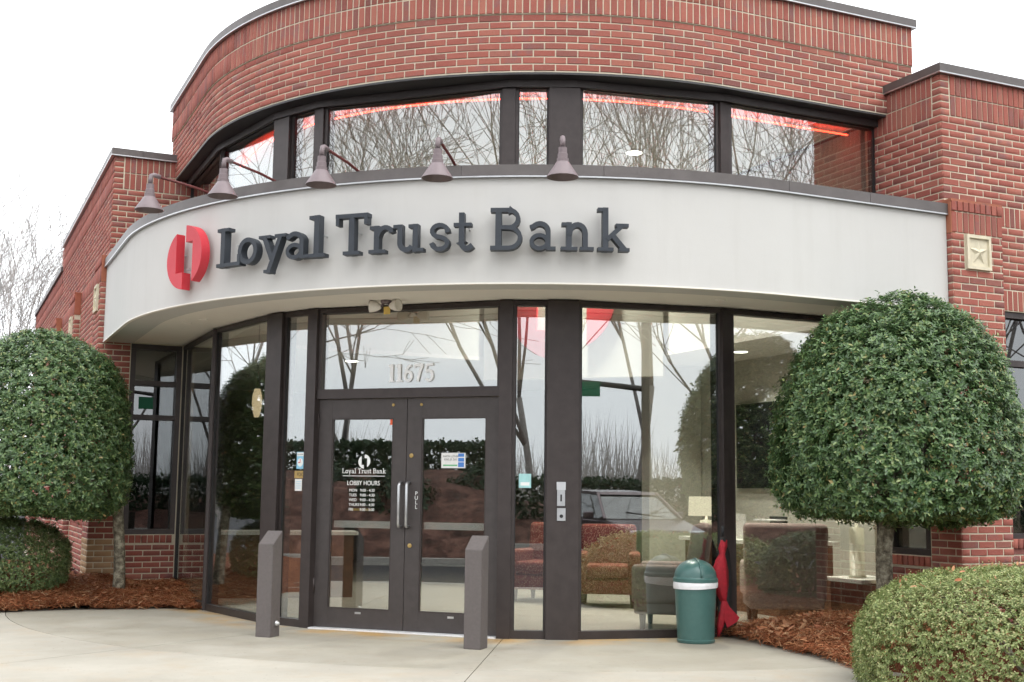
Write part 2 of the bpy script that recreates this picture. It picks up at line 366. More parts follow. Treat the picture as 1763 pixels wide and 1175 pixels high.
# plan coordinates: s runs along the entrance front (to the right), r from the rotunda's centre towards the street
def SR(s, r, z=0.0): return Vector(((s-r)*S2, -(s+r)*S2, z))
def PO(th, R, z=0.0): return SR(R*math.sin(rad(th)), R*math.cos(rad(th)), z)
def frame(th, R, z=0.0, ds=0.0):
    """local x to the right along the front, y up, d outwards, at angle th and radius R"""
    o = PO(th, R, z); ex = SR(math.cos(rad(th)), -math.sin(rad(th))); er = SR(math.sin(rad(th)), math.cos(rad(th)))
    return lambda x, y, d: o+ex*(x+ds)+Vector((0, 0, y))+er*d
def path(R, e0, e1, n=48):
    """plan polyline: left straight (parallel to Y) - quarter arc - right straight (parallel to X)"""
    P = [(Vector((-R, e0, 0)), Vector((-1, 0, 0)))] if e0 > 0 else []
    for i in range(n+1):
        th = -45+90*i/n; P.append((PO(th, R), PO(th, 1)))
    if e1 > 0: P.append((Vector((e1, -R, 0)), Vector((0, -1, 0))))
    return P
def band(R0, R1, z0, z1, e0, e1, n=48):
    a = path(R0, e0, e1, n); b = path(R1, e0, e1, n); mb = MB(); k = len(a)
    for (p, _), (q, _) in zip(a, b):
        mb.v += [(p.x, p.y, z0), (q.x, q.y, z0), (q.x, q.y, z1), (p.x, p.y, z1)]
    for i in range(k-1):
        for j in range(4): mb.f.append((4*i+j, 4*i+(j+1) % 4, 4*(i+1)+(j+1) % 4, 4*(i+1)+j))
    mb.f += [(0, 1, 2, 3), (4*k-1, 4*k-2, 4*k-3, 4*k-4)]
    return mb

# ------------------------------------------------------------------ ground
gnd = MB(); gnd.box(-260, 260, -260, 260, -.6, -.152); tag(gnd.build('ground', 'asphalt'), kind='structure')
pav = empty('pavement'); tag(pav, kind='structure')
RJ = 5.88; RO = 9.6
def sector(R0, R1, a0, a1, z0, z1, g=.004, n=10):
    poly = []
    for i in range(n+1):
        a = a0+(a1-a0)*i/n; k = 1 if i == 0 else (-1 if i == n else 0); p = PO(a, R1-g); t = PO(a+90, 1)*k*g; poly.append((p.x+t.x, p.y+t.y))
    for i in range(n, -1, -1):
        a = a0+(a1-a0)*i/n; k = 1 if i == 0 else (-1 if i == n else 0); p = PO(a, R0+g); t = PO(a+90, 1)*k*g; poly.append((p.x+t.x, p.y+t.y))
    return MB().prism(poly, z0, z1)
for a0, a1 in ((-52, -14.5), (-14.5, 14.5), (14.5, 52)):
    sector(3.2, RJ, a0, a1, -.15, 0).build('concrete_slab', 'concrete', pav)
for a0, a1 in ((-80, -45), (-45, -14.5), (-14.5, 14.5), (14.5, 45), (45, 80)):
    sector(RJ, 7.9, a0, a1, -.15, .001).build('concrete_slab', 'dry_concrete', pav)
    sector(7.9, RO, a0, a1, -.15, .001).build('concrete_slab', 'dry_concrete', pav)
sector(3.3, RO-.1, -79, 79, -.152, -.012, 0, 40).build('slab_bed', 'asphalt', pav)
sector(RO, RO+.15, -80, 80, -.15, .004, .002, 40).build('kerb', 'kerb_concrete', pav)

# ------------------------------------------------------------------ the bank building
bank = empty('bank_building', (0, 0, 0), 0, 'red brick bank with a curved white canopy and round glass entrance', 'building')
JT = .0118; CH = .0677; BL = .2032
WING = 1.83; FAC = 4.862; PILF = 4.95; ZW = 5.286
bricks = []                                             # (part key, P, n, length, height, material, type)
def fn_round(R):
    half = R*math.pi/4
    def f(t):
        if abs(t) <= half: a = math.degrees(t/R); return PO(a, R), PO(a, 1)
        e = abs(t)-half
        return (Vector((e, -R, 0)), Vector((0, -1, 0))) if t > 0 else (Vector((-R, e, 0)), Vector((-1, 0, 0)))
    return f
def f_right(plane): return lambda t: (Vector((t, -plane, 0)), Vector((0, -1, 0)))
def f_rret(plane): return lambda t: (Vector((plane, -t, 0)), Vector((-1, 0, 0)))
def f_left(plane): return lambda t: (Vector((-plane, t, 0)), Vector((-1, 0, 0)))
def f_lret(plane): return lambda t: (Vector((-t, plane, 0)), Vector((0, -1, 0)))
def cut(a, b, holes, zl, zh):
    iv = [(a, b)]
    for h0, h1, hz0, hz1 in holes:
        if hz1 > zl+.012 and hz0 < zh-.012:
            nv = []
            for x, y in iv:
                if h1 <= x or h0 >= y: nv.append((x, y)); continue
                if h0 > x: nv.append((x, h0))
                if h1 < y: nv.append((h1, y))
            iv = nv
    return iv
def lay(key, fn, t0, t1, z0, n, holes=(), mat='red_brick', phase=0.0, matz=None):
    for i in range(n):
        z = z0+i*CH; off = (BL/2 if i % 2 else 0)+phase
        ph = (off % BL)
        edges = [t0]; x = t0+ph if ph > .03 else t0+BL
        while x < t1-.03: edges.append(x); x += BL
        edges.append(t1)
        for a, b in zip(edges, edges[1:]):
            for c, d in cut(a, b, holes, z, z+CH):
                L = d-c-JT
                if L < .008: continue
                P, nn = fn((c+d)/2); P = P+Vector((0, 0, z+CH/2))
                mm = matz(z) if matz else mat
                bricks.append((key, P, nn, L, CH-JT, mm, 'run'))
def soldiers(key, fn, t0, t1, z0, h=.2032, holes=(), mat='red_brick', pitch=.0677, typ='sol'):
    n = max(1, round((t1-t0)/pitch)); w = (t1-t0)/n
    for i in range(n):
        a = t0+i*w
        if any(h0 < a+w/2 < h1 and hz0 < z0+h/2 < hz1 for h0, h1, hz0, hz1 in holes): continue
        P, nn = fn(a+w/2); bricks.append((key, P+Vector((0, 0, z0+h/2)), nn, w-JT, h-JT, mat, typ))
def body(mb, fn, t0, t1, z0, z1, holes=(), thick=.3, inset=.0055):
    ts = sorted({t0, t1, *[min(max(x, t0), t1) for h in holes for x in h[:2]]}); zs = sorted({z0, z1, *[min(max(x, z0), z1) for h in holes for x in h[2:]]})
    for a, b in zip(ts, ts[1:]):
        for c, d in zip(zs, zs[1:]):
            tm, zm = (a+b)/2, (c+d)/2
            if any(h[0] < tm < h[1] and h[2] < zm < h[3] for h in holes): continue
            Pa, n1 = fn(a); Pb, _ = fn(b); o = n1*inset; k = n1*thick
            A, B, Cc, D = Pa-o, Pb-o, Pb-k, Pa-k
            mb.quadbox([(q.x, q.y, c) for q in (A, B, Cc, D)]+[(q.x, q.y, d) for q in (A, B, Cc, D)])

# curved parapet drum
RD, ED = 4.132, 2.18
half = RD*math.pi/4
w_drum = band(3.80, RD-.0055, 5.076, 5.627, ED, ED)
w2 = band(3.81, RD+.0085, 5.6275, 6.031, ED, ED); b0 = len(w_drum.v); w_drum.v += w2.v; w_drum.f += [tuple(i+b0 for i in f) for f in w2.f]
walls = {'drum': w_drum.build('parapet_wall', 'mortar', bank)}
lay('drum', fn_round(RD), -half-ED, half+ED, 5.084, 8)
hs_ = (RD+.014)*math.pi/4
for k in range(2): soldiers('drum', fn_round(RD+.014), -hs_-ED, hs_+ED, 5.626+.2032*k)

# wings
def wing(side):
    R = side == 'right'
    fF, fR = (f_right, f_rret) if R else (f_left, f_lret)
    far = 4.55 if R else 8.28
    pil = [1.83] if R else [1.83, 4.98, 8.0, 11.05]
    pw = .64
    WB, WT = 13*CH, 45*CH; win = [(a_, b_, WB, WT) for a_, b_ in ([(2.53, 4.75)] if R else [(2.55, 4.9), (5.7, 7.92), (8.72, 10.97), (11.8, 13.9)])]
    rw = (3.957, 4.56, .73, 3.0)
    # return wall facing across the entrance
    mb = MB(); body(mb, fR(WING), 3.80, FAC-.012, -.1, ZW, [rw], .3); wr = mb.build('return_wall', 'mortar', bank); walls[side+'ret'] = wr
    tan = (lambda z: 'tan_brick' if z < .66 else 'red_brick')
    lay(side+'ret', fR(WING), 3.95, 4.56, 0, 9, [], phase=.06)                           # below the sill
    soldiers(side+'ret', fR(WING-.015), 3.985, 4.56, .625, .1, typ='sol')
    lay(side+'ret', fR(WING), 4.565, PILF, 0, 59, [], matz=None if R else tan)
    lay(side+'ret', fR(WING), 3.83, 4.56, 45*CH, 14, [])
    lay(side+'ret', fR(WING), 3.83, FAC, 59*CH, 13, [], phase=.05)
    lay(side+'ret', fR(WING), FAC-.115, FAC, 72*CH, 6, [])
    for k in range(2): soldiers(side+'ret', fR(WING-.003), 3.86, FAC-.12, 4.877+.203*k)
    # street facade
    mb = MB(); lint = [(a-.06, b+.06, WT, 48*CH) for a, b, _, _ in win]
    body(mb, fF(FAC), WING+.01, far, -.1, ZW, win, .3)
    if not R: body(mb, fF(FAC), far+.001, 14.4, -.1, 4.88, win, .3)
    wf = mb.build('facade_wall', 'mortar', bank); walls[side] = wf
    cover = [(a, a+pw, -1, 4.03) for a in pil]
    bandz = [(WING+.64, 40, 57*CH, 60*CH)]
    lay(side, fF(FAC), WING, far, 0, 72, win+lint+cover+bandz)
    lay(side, fF(FAC), WING, WING+.115, 72*CH, 6)
    for k in range(2): soldiers(side, fF(FAC+.004), WING+.12, far, 4.877+.203*k)
    if not R:
        lay(side, fF(FAC), far, 14.4, 0, 66, win+lint+cover+bandz)
        for k in range(2): soldiers(side, fF(FAC+.004), far+.01, 14.4, 4.474+.203*k)
    soldiers(side, fF(FAC), WING+.64, far if R else 14.4, 57*CH, 3*CH, cover)
    for a, b, z0, z1 in win:
        soldiers(side, fF(FAC), a-.06, min(b+.06, far) if R else b+.06, WT, 3*CH)
        soldiers(side, fF(FAC+.02), a, b, .8, .1)
    # pilasters
    for j, a in enumerate(pil):
        mb = MB(); body(mb, fF(PILF), a+.005, a+pw-.005, -.1, 4.02, [], PILF-FAC+.01)
        pl = mb.build('pilaster', 'mortar', bank); k = side+'pil%d' % j; walls[k] = pl
        star = (a+.155, a+.475, 50*CH+.01, 55*CH)
        lay(k, fF(PILF), a, a+pw, 0, 55, [star], matz=tan if (j == 0 and not R) else None)
        soldiers(k, fF(PILF+.004), a, a+pw, 55*CH, 3*CH, typ='sol')
        soldiers(k, fF(PILF+.012), a, a+pw, 58*CH, .1, typ='sol')
        if not R or True:                                # side face towards the entrance
            if j: lay(k, (lambda a: (f_lret(a) if not R else f_rret(a)))(a), FAC, PILF, 0, 54, [])
            body_f = (f_lret(a-.004) if not R else f_rret(a-.004)); bricks.append((k, body_f((FAC+PILF)/2)[0]+Vector((0, 0, 3.87)), body_f(FAC)[1], PILF-FAC-.004, .30, 'orange_brick', 'cap'))
        body_f2 = MB(); body(body_f2, fF(PILF+.006), a-.002, a+pw+.002, 4.022, 4.045, [], PILF-FAC+.03, 0); body_f2.build('pilaster_cap', 'orange_brick', pl)
        # cast stone panel with a raised star
        P0, nn = fF(PILF)(a+.315); ex = Vector((0, 0, 1)).cross(nn)
        fr = lambda x, y, d, P0=P0, nn=nn, ex=ex: P0+ex*x+Vector((0, 0, 52.5*CH+y*1.09))+nn*d
        tile = MB().box(-.148, .148, -.148, .148, -.06, .006, fr).build('star_tile', 'cast_stone', pl)
        fm = MB()
        for x0, x1, y0, y1 in ((-.15, .15, .122, .15), (-.15, .15, -.15, -.122), (-.15, -.122, -.1215, .1215), (.122, .15, -.1215, .1215)): fm.box(x0, x1, y0, y1, -.05, .026, fr)
        fm.build('tile_rim', 'cast_stone', pl)
        pts = []
        for q in range(10):
            rr_ = .118 if q % 2 == 0 else .046; an = rad(90+36*q); pts.append((rr_*math.cos(an), rr_*math.sin(an)))
        sm = MB(); sm.v = [tuple(fr(0, 0, .034))]+[tuple(fr(x, y, .007)) for x, y in pts]; sm.f = [(0, 1+q, 1+(q+1) % 10) for q in range(10)]
        sm.build('star_relief', 'cast_stone', pl)
    # windows
    def wwin(fn, a, b, z0, z1, bars_t, bars_z, name, d0=-.13, d1=-.03):
        P0, nn = fn(a); P1, _ = fn(b); ex = (P1-P0).normalized(); w = (P1-P0).length
        fr = lambda x, y, d: P0+ex*x+Vector((0, 0, y))+nn*d
        fm = MB(); e = .06
        fm.box(0, w, z1-e, z1, d0, d1, fr).box(0, w, z0, z0+e, d0, d1, fr).box(0, e, z0+e+.001, z1-e-.001, d0, d1, fr).box(w-e, w, z0+e+.001, z1-e-.001, d0, d1, fr)
        for t in bars_t: fm.box(t-.025, t+.025, z0+e+.001, z1-e-.001, d0+.002, d1-.002, fr)
        for z in bars_z: fm.box(e+.001, w-e-.001, z-.03, z+.03, d0+.004, d1-.004, fr)
        o = fm.build(name, 'bronze_metal', bank)
        xs = [e]+list(bars_t)+[w-e]; zs = [z0+e]+list(bars_z)+[z1-e]
        for x0, x1 in zip(xs, xs[1:]):
            for y0, y1 in zip(zs, zs[1:]): MB().box(x0-.01, x1+.01, y0-.01, y1+.01, -.088, -.082, fr).build('pane', 'tinted_glass', o)
        MB().box(-.02, w+.02, z0-.02, z0+.03, -.3, -.17, fr).build('inner_sill', 'interior_wall', o)
    for a, b, z0, z1 in win: wwin(fF(FAC), a, b, z0, z1, [(b-a)/2], [2.55], 'wing_window')
    wwin(fR(WING), rw[0], rw[1], rw[2], rw[3], [], [2.12, 2.53], 'return_window', -.12, -.004)
    # copings, roof, closing walls
    T = (lambda x, y: (x, y)) if R else (lambda x, y: (y, x))
    def bxm(mb, x0, x1, y0, y1, z0, z1):
        (ax, ay), (bx, by) = T(x0, y0), T(x1, y1); mb.box(min(ax, bx), max(ax, bx), min(ay, by), max(ay, by), z0, z1); return mb
    F2 = 14 if R else 8.3
    x = WING-.035
    for u0, u1 in zip([x, x+3.0, x+6.0], [x+2.997, x+5.997, F2]):
        bxm(MB(), u0, u1, -FAC-.04, -FAC+.33, ZW, ZW+.085).build('coping_section', 'coping_metal', bank)
    bxm(MB(), x, x+.36, -FAC+.333, -3.79, ZW, ZW+.085).build('coping_section', 'coping_metal', bank)
    bxm(MB(), x-.004, F2, -FAC-.045, -FAC+.3, ZW-.009, ZW+.004).build('drip_edge', 'brushed_steel', bank)
    bxm(MB(), x-.004, x+.3, -FAC+.301, -3.8, ZW-.009, ZW+.004).build('drip_edge', 'brushed_steel', bank)
    if not R:
        bxm(MB(), 8.31, 14.45, -FAC-.04, -FAC+.33, 4.88, 4.965).build('coping_section', 'coping_metal', bank)
        bxm(MB(), 8.305, 8.6, -FAC+.0, 2, 4.88, 5.28).build('step_wall', 'far_brickwork', bank)
    bxm(MB(), WING+.3, 14 if R else 8.3, -FAC+.3, 3 if R else 2, ZW-.35, ZW-.2).build('roof', 'coping_metal', bank)
    if R: MB().box(4.551, 14, -FAC+.008, -4.56, -.1, ZW).build('facade_wall_far', 'far_brickwork', bank)
    else:
        MB().box(-4.56, 3, 14.2, 14.4, -.1, 4.88).build('end_wall', 'far_brickwork', bank)
        MB().box(-4.56, 3, 8.6, 14.2, 4.6, 4.75).build('roof', 'coping_metal', bank)
wing('right'); wing('left')
MB().box(13.8, 14.0, -4.55, 6, -.1, ZW).build('end_wall', 'far_brickwork', bank)
MB().box(3, 13.8, 5.8, 6, -.1, ZW).build('rear_wall', 'far_brickwork', bank)
MB().box(3, 13.8, 3.001, 5.8, ZW-.35, ZW-.2).build('roof', 'coping_metal', bank)
MB().box(2.8, 3, 6, 14.2, -.1, 4.88).build('rear_wall', 'far_brickwork', bank)

# pick the bricks that show largest as parts of their own, join the rest per wall
def score(bk):
    key, P, n, L, H, mat, typ = bk
    v = CAM-P
    if v.dot(n) <= 0: return 0
    x, y, z = pix(P)
    if z < 0 or not (5 < x < 1758 and -4 < y < 1170): return 0
    if 1335 < x < 1763 and 505 < y < 890 and (x-1545)**2/215**2+(y-760)**2/250**2 < 1: return 0
    if x < 225 and 590 < y < 885: return 0
    if x > 1590 and y > 960: return 0
    if x < 130 and y > 885: return 0
    if key.endswith('ret') and 3.0 < P.z < 3.98 and (x > 1500 and x < 1628 or 183 < x < 330): return 0
    return L*H*(v.normalized().dot(n))/v.length**2
order = sorted(range(len(bricks)), key=lambda i: -score(bricks[i]))
run = [i for i in order if bricks[i][6] == 'run' and score(bricks[i]) > 0][:300]
sol = [i for i in order if bricks[i][6] != 'run' and score(bricks[i]) > 0][:300]
single = set(run) | set(sol)
CHF = .0035; BD = .05
def brick_pts(L, H):
    x, z = L/2, H/2; c = CHF
    v = [(-x, -BD, -z), (x, -BD, -z), (x, -BD, z), (-x, -BD, z), (-x, -c, -z), (x, -c, -z), (x, -c, z), (-x, -c, z), (-x+c, 0, -z+c), (x-c, 0, -z+c), (x-c, 0, z-c), (-x+c, 0, z-c)]
    return np.array(v)
BF = [(4, 0, 1, 5), (5, 1, 2, 6), (6, 2, 3, 7), (7, 3, 0, 4), (8, 4, 5, 9), (9, 5, 6, 10), (10, 6, 7, 11), (11, 7, 4, 8), (8, 9, 10, 11)]
cache = {}
rest = {}
for i, (key, P, n, L, H, mat, typ) in enumerate(bricks):
    rng = random.Random(i*7919)
    ex = Vector((0, 0, 1)).cross(n); jit = rng.uniform(-.0012, .0022); tw = rng.uniform(-.006, .006); rl = rng.uniform(-.005, .005)
    ez = Vector((0, 0, 1))*math.cos(rl)+ex*math.sin(rl); ex2 = (ex*math.cos(rl)-Vector((0, 0, 1))*math.sin(rl)+n*tw).normalized(); n2 = (n-ex*tw).normalized()
    P = P+n*jit+Vector((0, 0, rng.uniform(-.001, .001)))
    if i in single:
        k = (round(L, 3), round(H, 3), mat)
        if k not in cache:
            me = bpy.data.meshes.new('brick'); me.from_pydata([tuple(q) for q in brick_pts(k[0], k[1])], [], BF); me.materials.append(M[mat]); cache[k] = me
        o = bpy.data.objects.new('soldier_brick' if typ != 'run' else 'brick', cache[k]); COL.objects.link(o); o.parent = walls[key]
        mw = Matrix((ex2, n2, ez)).transposed().to_4x4(); mw.translation = P; o.matrix_basis = mw
    else:
        Q = brick_pts(L, H)@np.array([ex2, n2, ez])+np.array(P)
        r_ = rest.setdefault((key, mat), []); r_.append(Q)
BFa = np.array(BF)
for (key, mat), qs in rest.items():
    V = np.concatenate(qs); Fq = (BFa[None]+12*np.arange(len(qs))[:, None, None]).reshape(-1, 4)
    tag(np_mesh('brick_courses', V, Fq, mat, walls[key]), kind='stuff')

# ---- drum coping, soffit, roof
def arcsec(R0, R1, z0, z1, a0, a1, n=10): return sector(R0, R1, a0, a1, z0, z1, .0015, n)
for a0, a1 in ((-45, -27), (-27, -9), (-9, 9), (9, 27), (27, 45)):
    arcsec(3.78, RD+.05, 6.033, 6.118, a0, a1).build('coping_section', 'coping_metal', bank)
for m_ in (0, 1):
    x0, x1, y0, y1 = .003, ED+.03, -RD-.0485, -3.7815
    if m_: x0, x1, y0, y1 = y0, y1, x0, x1
    MB().box(x0, x1, y0, y1, 6.033, 6.118).build('coping_section', 'coping_metal', bank)
band(3.9, RD+.053, 6.024, 6.036, ED+.03, ED+.03).build('drip_edge', 'brushed_steel', bank)
band(3.72, RD-.002, 5.055, 5.0755, WING-.01, WING-.01).build('window_soffit', 'dark_soffit', bank)
pl = [(p.x, p.y) for p, _ in path(3.82, ED, ED)]+[(ED, ED)]
MB().prism(pl, 5.8, 5.9).build('roof', 'coping_metal', bank)
MB().box(2.0, ED, -3.80, ED, 5.0, 6.03).build('drum_end_wall', 'far_brickwork', bank)
MB().box(-3.80, 1.99, 2.0, ED, 5.0, 6.03).build('drum_end_wall', 'far_brickwork', bank)

# ---- canopy
RF = 4.888; EF = WING-.006
fas = band(4.55, RF, 3.0, 3.898, EF, EF, 64).build('canopy_fascia', 'stucco', bank); smooth_sharp(fas)
band(RF-.03, RF+.006, 2.990, 3.003, EF-.001, EF-.001, 64).build('fascia_drip', 'soffit_paint', bank)
sof = band(3.60, 4.549, 3.012, 3.06, EF, EF, 64).build('canopy_soffit', 'soffit_paint', bank)
band(3.60, 4.549, 3.86, 3.90, EF, EF, 64).build('canopy_roof', 'coping_metal', bank)
for a0, a1 in ((-45, -31), (-31, -17), (-17, -3), (-3, 11), (11, 25), (25, 45)):
    arcsec(4.5, RF+.03, 3.902, 4.0, a0, a1, 12).build('coping_section', 'coping_metal', bank)
for m_ in (0, 1):
    for u0, u1 in ((.003, .9), (.904, EF)):
        x0, x1, y0, y1 = u0, u1, -RF-.0285, -4.5015
        if m_: x0, x1, y0, y1 = y0, y1, x0, x1
        MB().box(x0, x1, y0, y1, 3.902, 4.0).build('coping_section', 'coping_metal', bank)
band(4.6, RF+.034, 3.892, 3.904, EF-.002, EF-.002, 64).build('drip_edge', 'brushed_steel', bank)
for (px_, r_) in ((-41, 4.3), (-36, 4.25), (41, 4.3)):
    MB().lathe([(.045, 3.0), (.05, 3.004), (.05, 3.013)], 20, tuple(PO(px_, r_))).build('soffit_disc', 'soffit_paint', bank)

# ---- round glass front: plan vertices
RG = 3.95
V = {k: PO(a, RG) for k, a in (('a', -45), ('b', -23.5), ('c', -14.5), ('d', 14.5), ('e', 23.5), ('f', 45))}
EL = Vector((-RG, WING, 0)); ER = Vector((WING, -RG, 0))
def plane_frame(A, B):
    ex = (B-A).normalized(); nn = ex.cross(Vector((0, 0, 1))); return (lambda x, y, d: A+ex*x+Vector((0, 0, y))+nn*d), (B-A).length
def bay(A, B, z0, z1, ml, mr, name, head=.045, sill=.07, mat='window_glass', fw=.028):
    fr, w = plane_frame(A, B); fm = MB(); d0, d1 = -.10, -.002
    fm.box(ml, w-mr, z1-head, z1, d0, d1, fr).box(ml, w-mr, z0, z0+sill, d0, d1, fr)
    for x0, x1 in ((ml, ml+fw), (w-mr-fw, w-mr)): fm.box(x0, x1, z0+sill+.0005, z1-head-.0005, d0, d1-.004, fr)
    o = fm.build(name, 'bronze_metal', bank)
    MB().box(ml+fw-.008, w-mr-fw+.008, z0+sill-.008, z1-head+.008, -.034, -.026, fr).build('pane', mat, o)
    g = .008
    for x0, x1 in ((ml+fw, ml+fw+g), (w-mr-fw-g, w-mr-fw)): MB().box(x0, x1, z0+sill, z1-head, -.0255, -.012, fr).build('gasket', 'gasket', o)
    return o, fr, w
def post(P, th, wl, wr, z0, z1, d0=-.16, d1=.02, name='mullion', mat='bronze_metal'):
    er = SR(math.sin(rad(th)), math.cos(rad(th))); ex = SR(math.cos(rad(th)), -math.sin(rad(th)))
    fr = lambda x, y, d: P+ex*x+Vector((0, 0, y))+er*d
    o = MB().box(-wl, wr, z0, z1, d0, d1, fr).build(name, mat, bank); return o, fr
ZG0, ZG1 = .0, 3.0
CZ0, CZ1 = 4.02, 5.054
for z0, z1, up in ((ZG0, ZG1, 0), (CZ0, CZ1, 1)):
    hd = .075 if up else .045; sl = .16 if up else .07
    bay(EL, V['a'], z0, z1, -.02, .055, 'glazed_bay', hd, sl)
    o, fr_b, w_b = bay(V['a'], V['b'], z0, z1, .055, .035, 'glazed_bay', hd, sl)
    sl_o, fr_sl, w_sl = bay(V['b'], V['c'], z0, z1, .205, .055, 'sidelight', hd, sl)
    if up: bay(V['c'], V['d'], z0, z1, .06, .06, 'glazed_bay', hd, sl)
    sr_o, fr_sr, w_sr = bay(V['d'], V['e'], z0, z1, .06, .235, 'sidelight', hd, sl)
    bay(V['e'], V['f'], z0, z1, .035, .055, 'glazed_bay', hd, sl)
    bay(V['f'], ER, z0, z1, .055, -.02, 'glazed_bay', hd, sl)
    for k, th, wl, wr, d1 in (('a', -45-11, .055, .055, .006), ('c', -14.5, .055, .055, .006), ('d', 14.5, .06, .06, .012), ('f', 45+11, .055, .055, .006)):
        post(V[k], th, wl, wr, z0, z1, -.16, d1)
    pL, frL = post(V['b'], -21, .035, .20, z0, z1, -.16, .022, 'wide_post'); pR, frR = post(V['e'], 21, .25, .035, z0, z1, -.16, .03, 'wide_post')
    if not up: frPostR, postR = frR, pR
    for P_, th in ((EL, -90), (ER, 90)): pass
    if not up: postparts = (sl_o, fr_sl, w_sl, sr_o, fr_sr, w_sr)
# trim moulding round the top of the clerestory
keys = [EL, V['a'], V['b'], V['c'], V['d'], V['e'], V['f'], ER]
tm = MB()
for i, (A, B) in enumerate(zip(keys, keys[1:])):
    fr, w = plane_frame(A, B); tm.box(-.012, w+.012, 4.985, 5.0545, .012+.0004*i, .045+.0006*i, fr)
tm.build('head_moulding', 'bronze_flat', bank)
# spandrel between the two glass bands, inside the canopy
sp = MB()
for i, (A, B) in enumerate(zip(keys, keys[1:])):
    fr, w = plane_frame(A, B); sp.box(0, w, 3.0615, 4.019, -.14-.001*i, -.03, fr)
sp.build('spandrel', 'interior_wall', bank)

# ---- entrance doors
fd, wd = plane_frame(V['c'], V['d']); mid = wd/2
DD = -.05
tr = MB()
x0, x1 = .06, wd-.06
tr.box(x0, x1, 2.955, 3.0, -.13, -.012, fd).box(x0, x1, 2.135, 2.225, -.13, -.012, fd)
for a, b in ((x0, x0+.03), (x1-.03, x1)): tr.box(a, b, 2.2255, 2.9545, -.13, -.016, fd)
tro = tr.build('transom', 'bronze_metal', bank)
MB().box(x0+.022, x1-.022, 2.217, 2.963, -.066, -.058, fd).build('pane', 'window_glass', tro)
MB().box(x0, x1, -.002, .012, -.14, .035, fd).build('threshold', 'threshold_metal', bank)
def font_text(body, size, mat, name, parent, fr, x, y, d, depth=.0008, align='LEFT', sx=1.0, space=1.0, vert=False):
    cu = bpy.data.curves.new('t', 'FONT'); cu.body = body; cu.size = size; cu.extrude = depth; cu.align_x = align; cu.space_character = space
    ob = bpy.data.objects.new('t', cu); COL.objects.link(ob)
    dg = bpy.context.evaluated_depsgraph_get(); me = bpy.data.meshes.new_from_object(ob.evaluated_get(dg)); bpy.data.objects.remove(ob)
    for v in me.vertices: v.co = fr(x+v.co.x*sx, y+v.co.y, d+v.co.z)
    me.materials.clear(); return link(name, me, mat, parent)
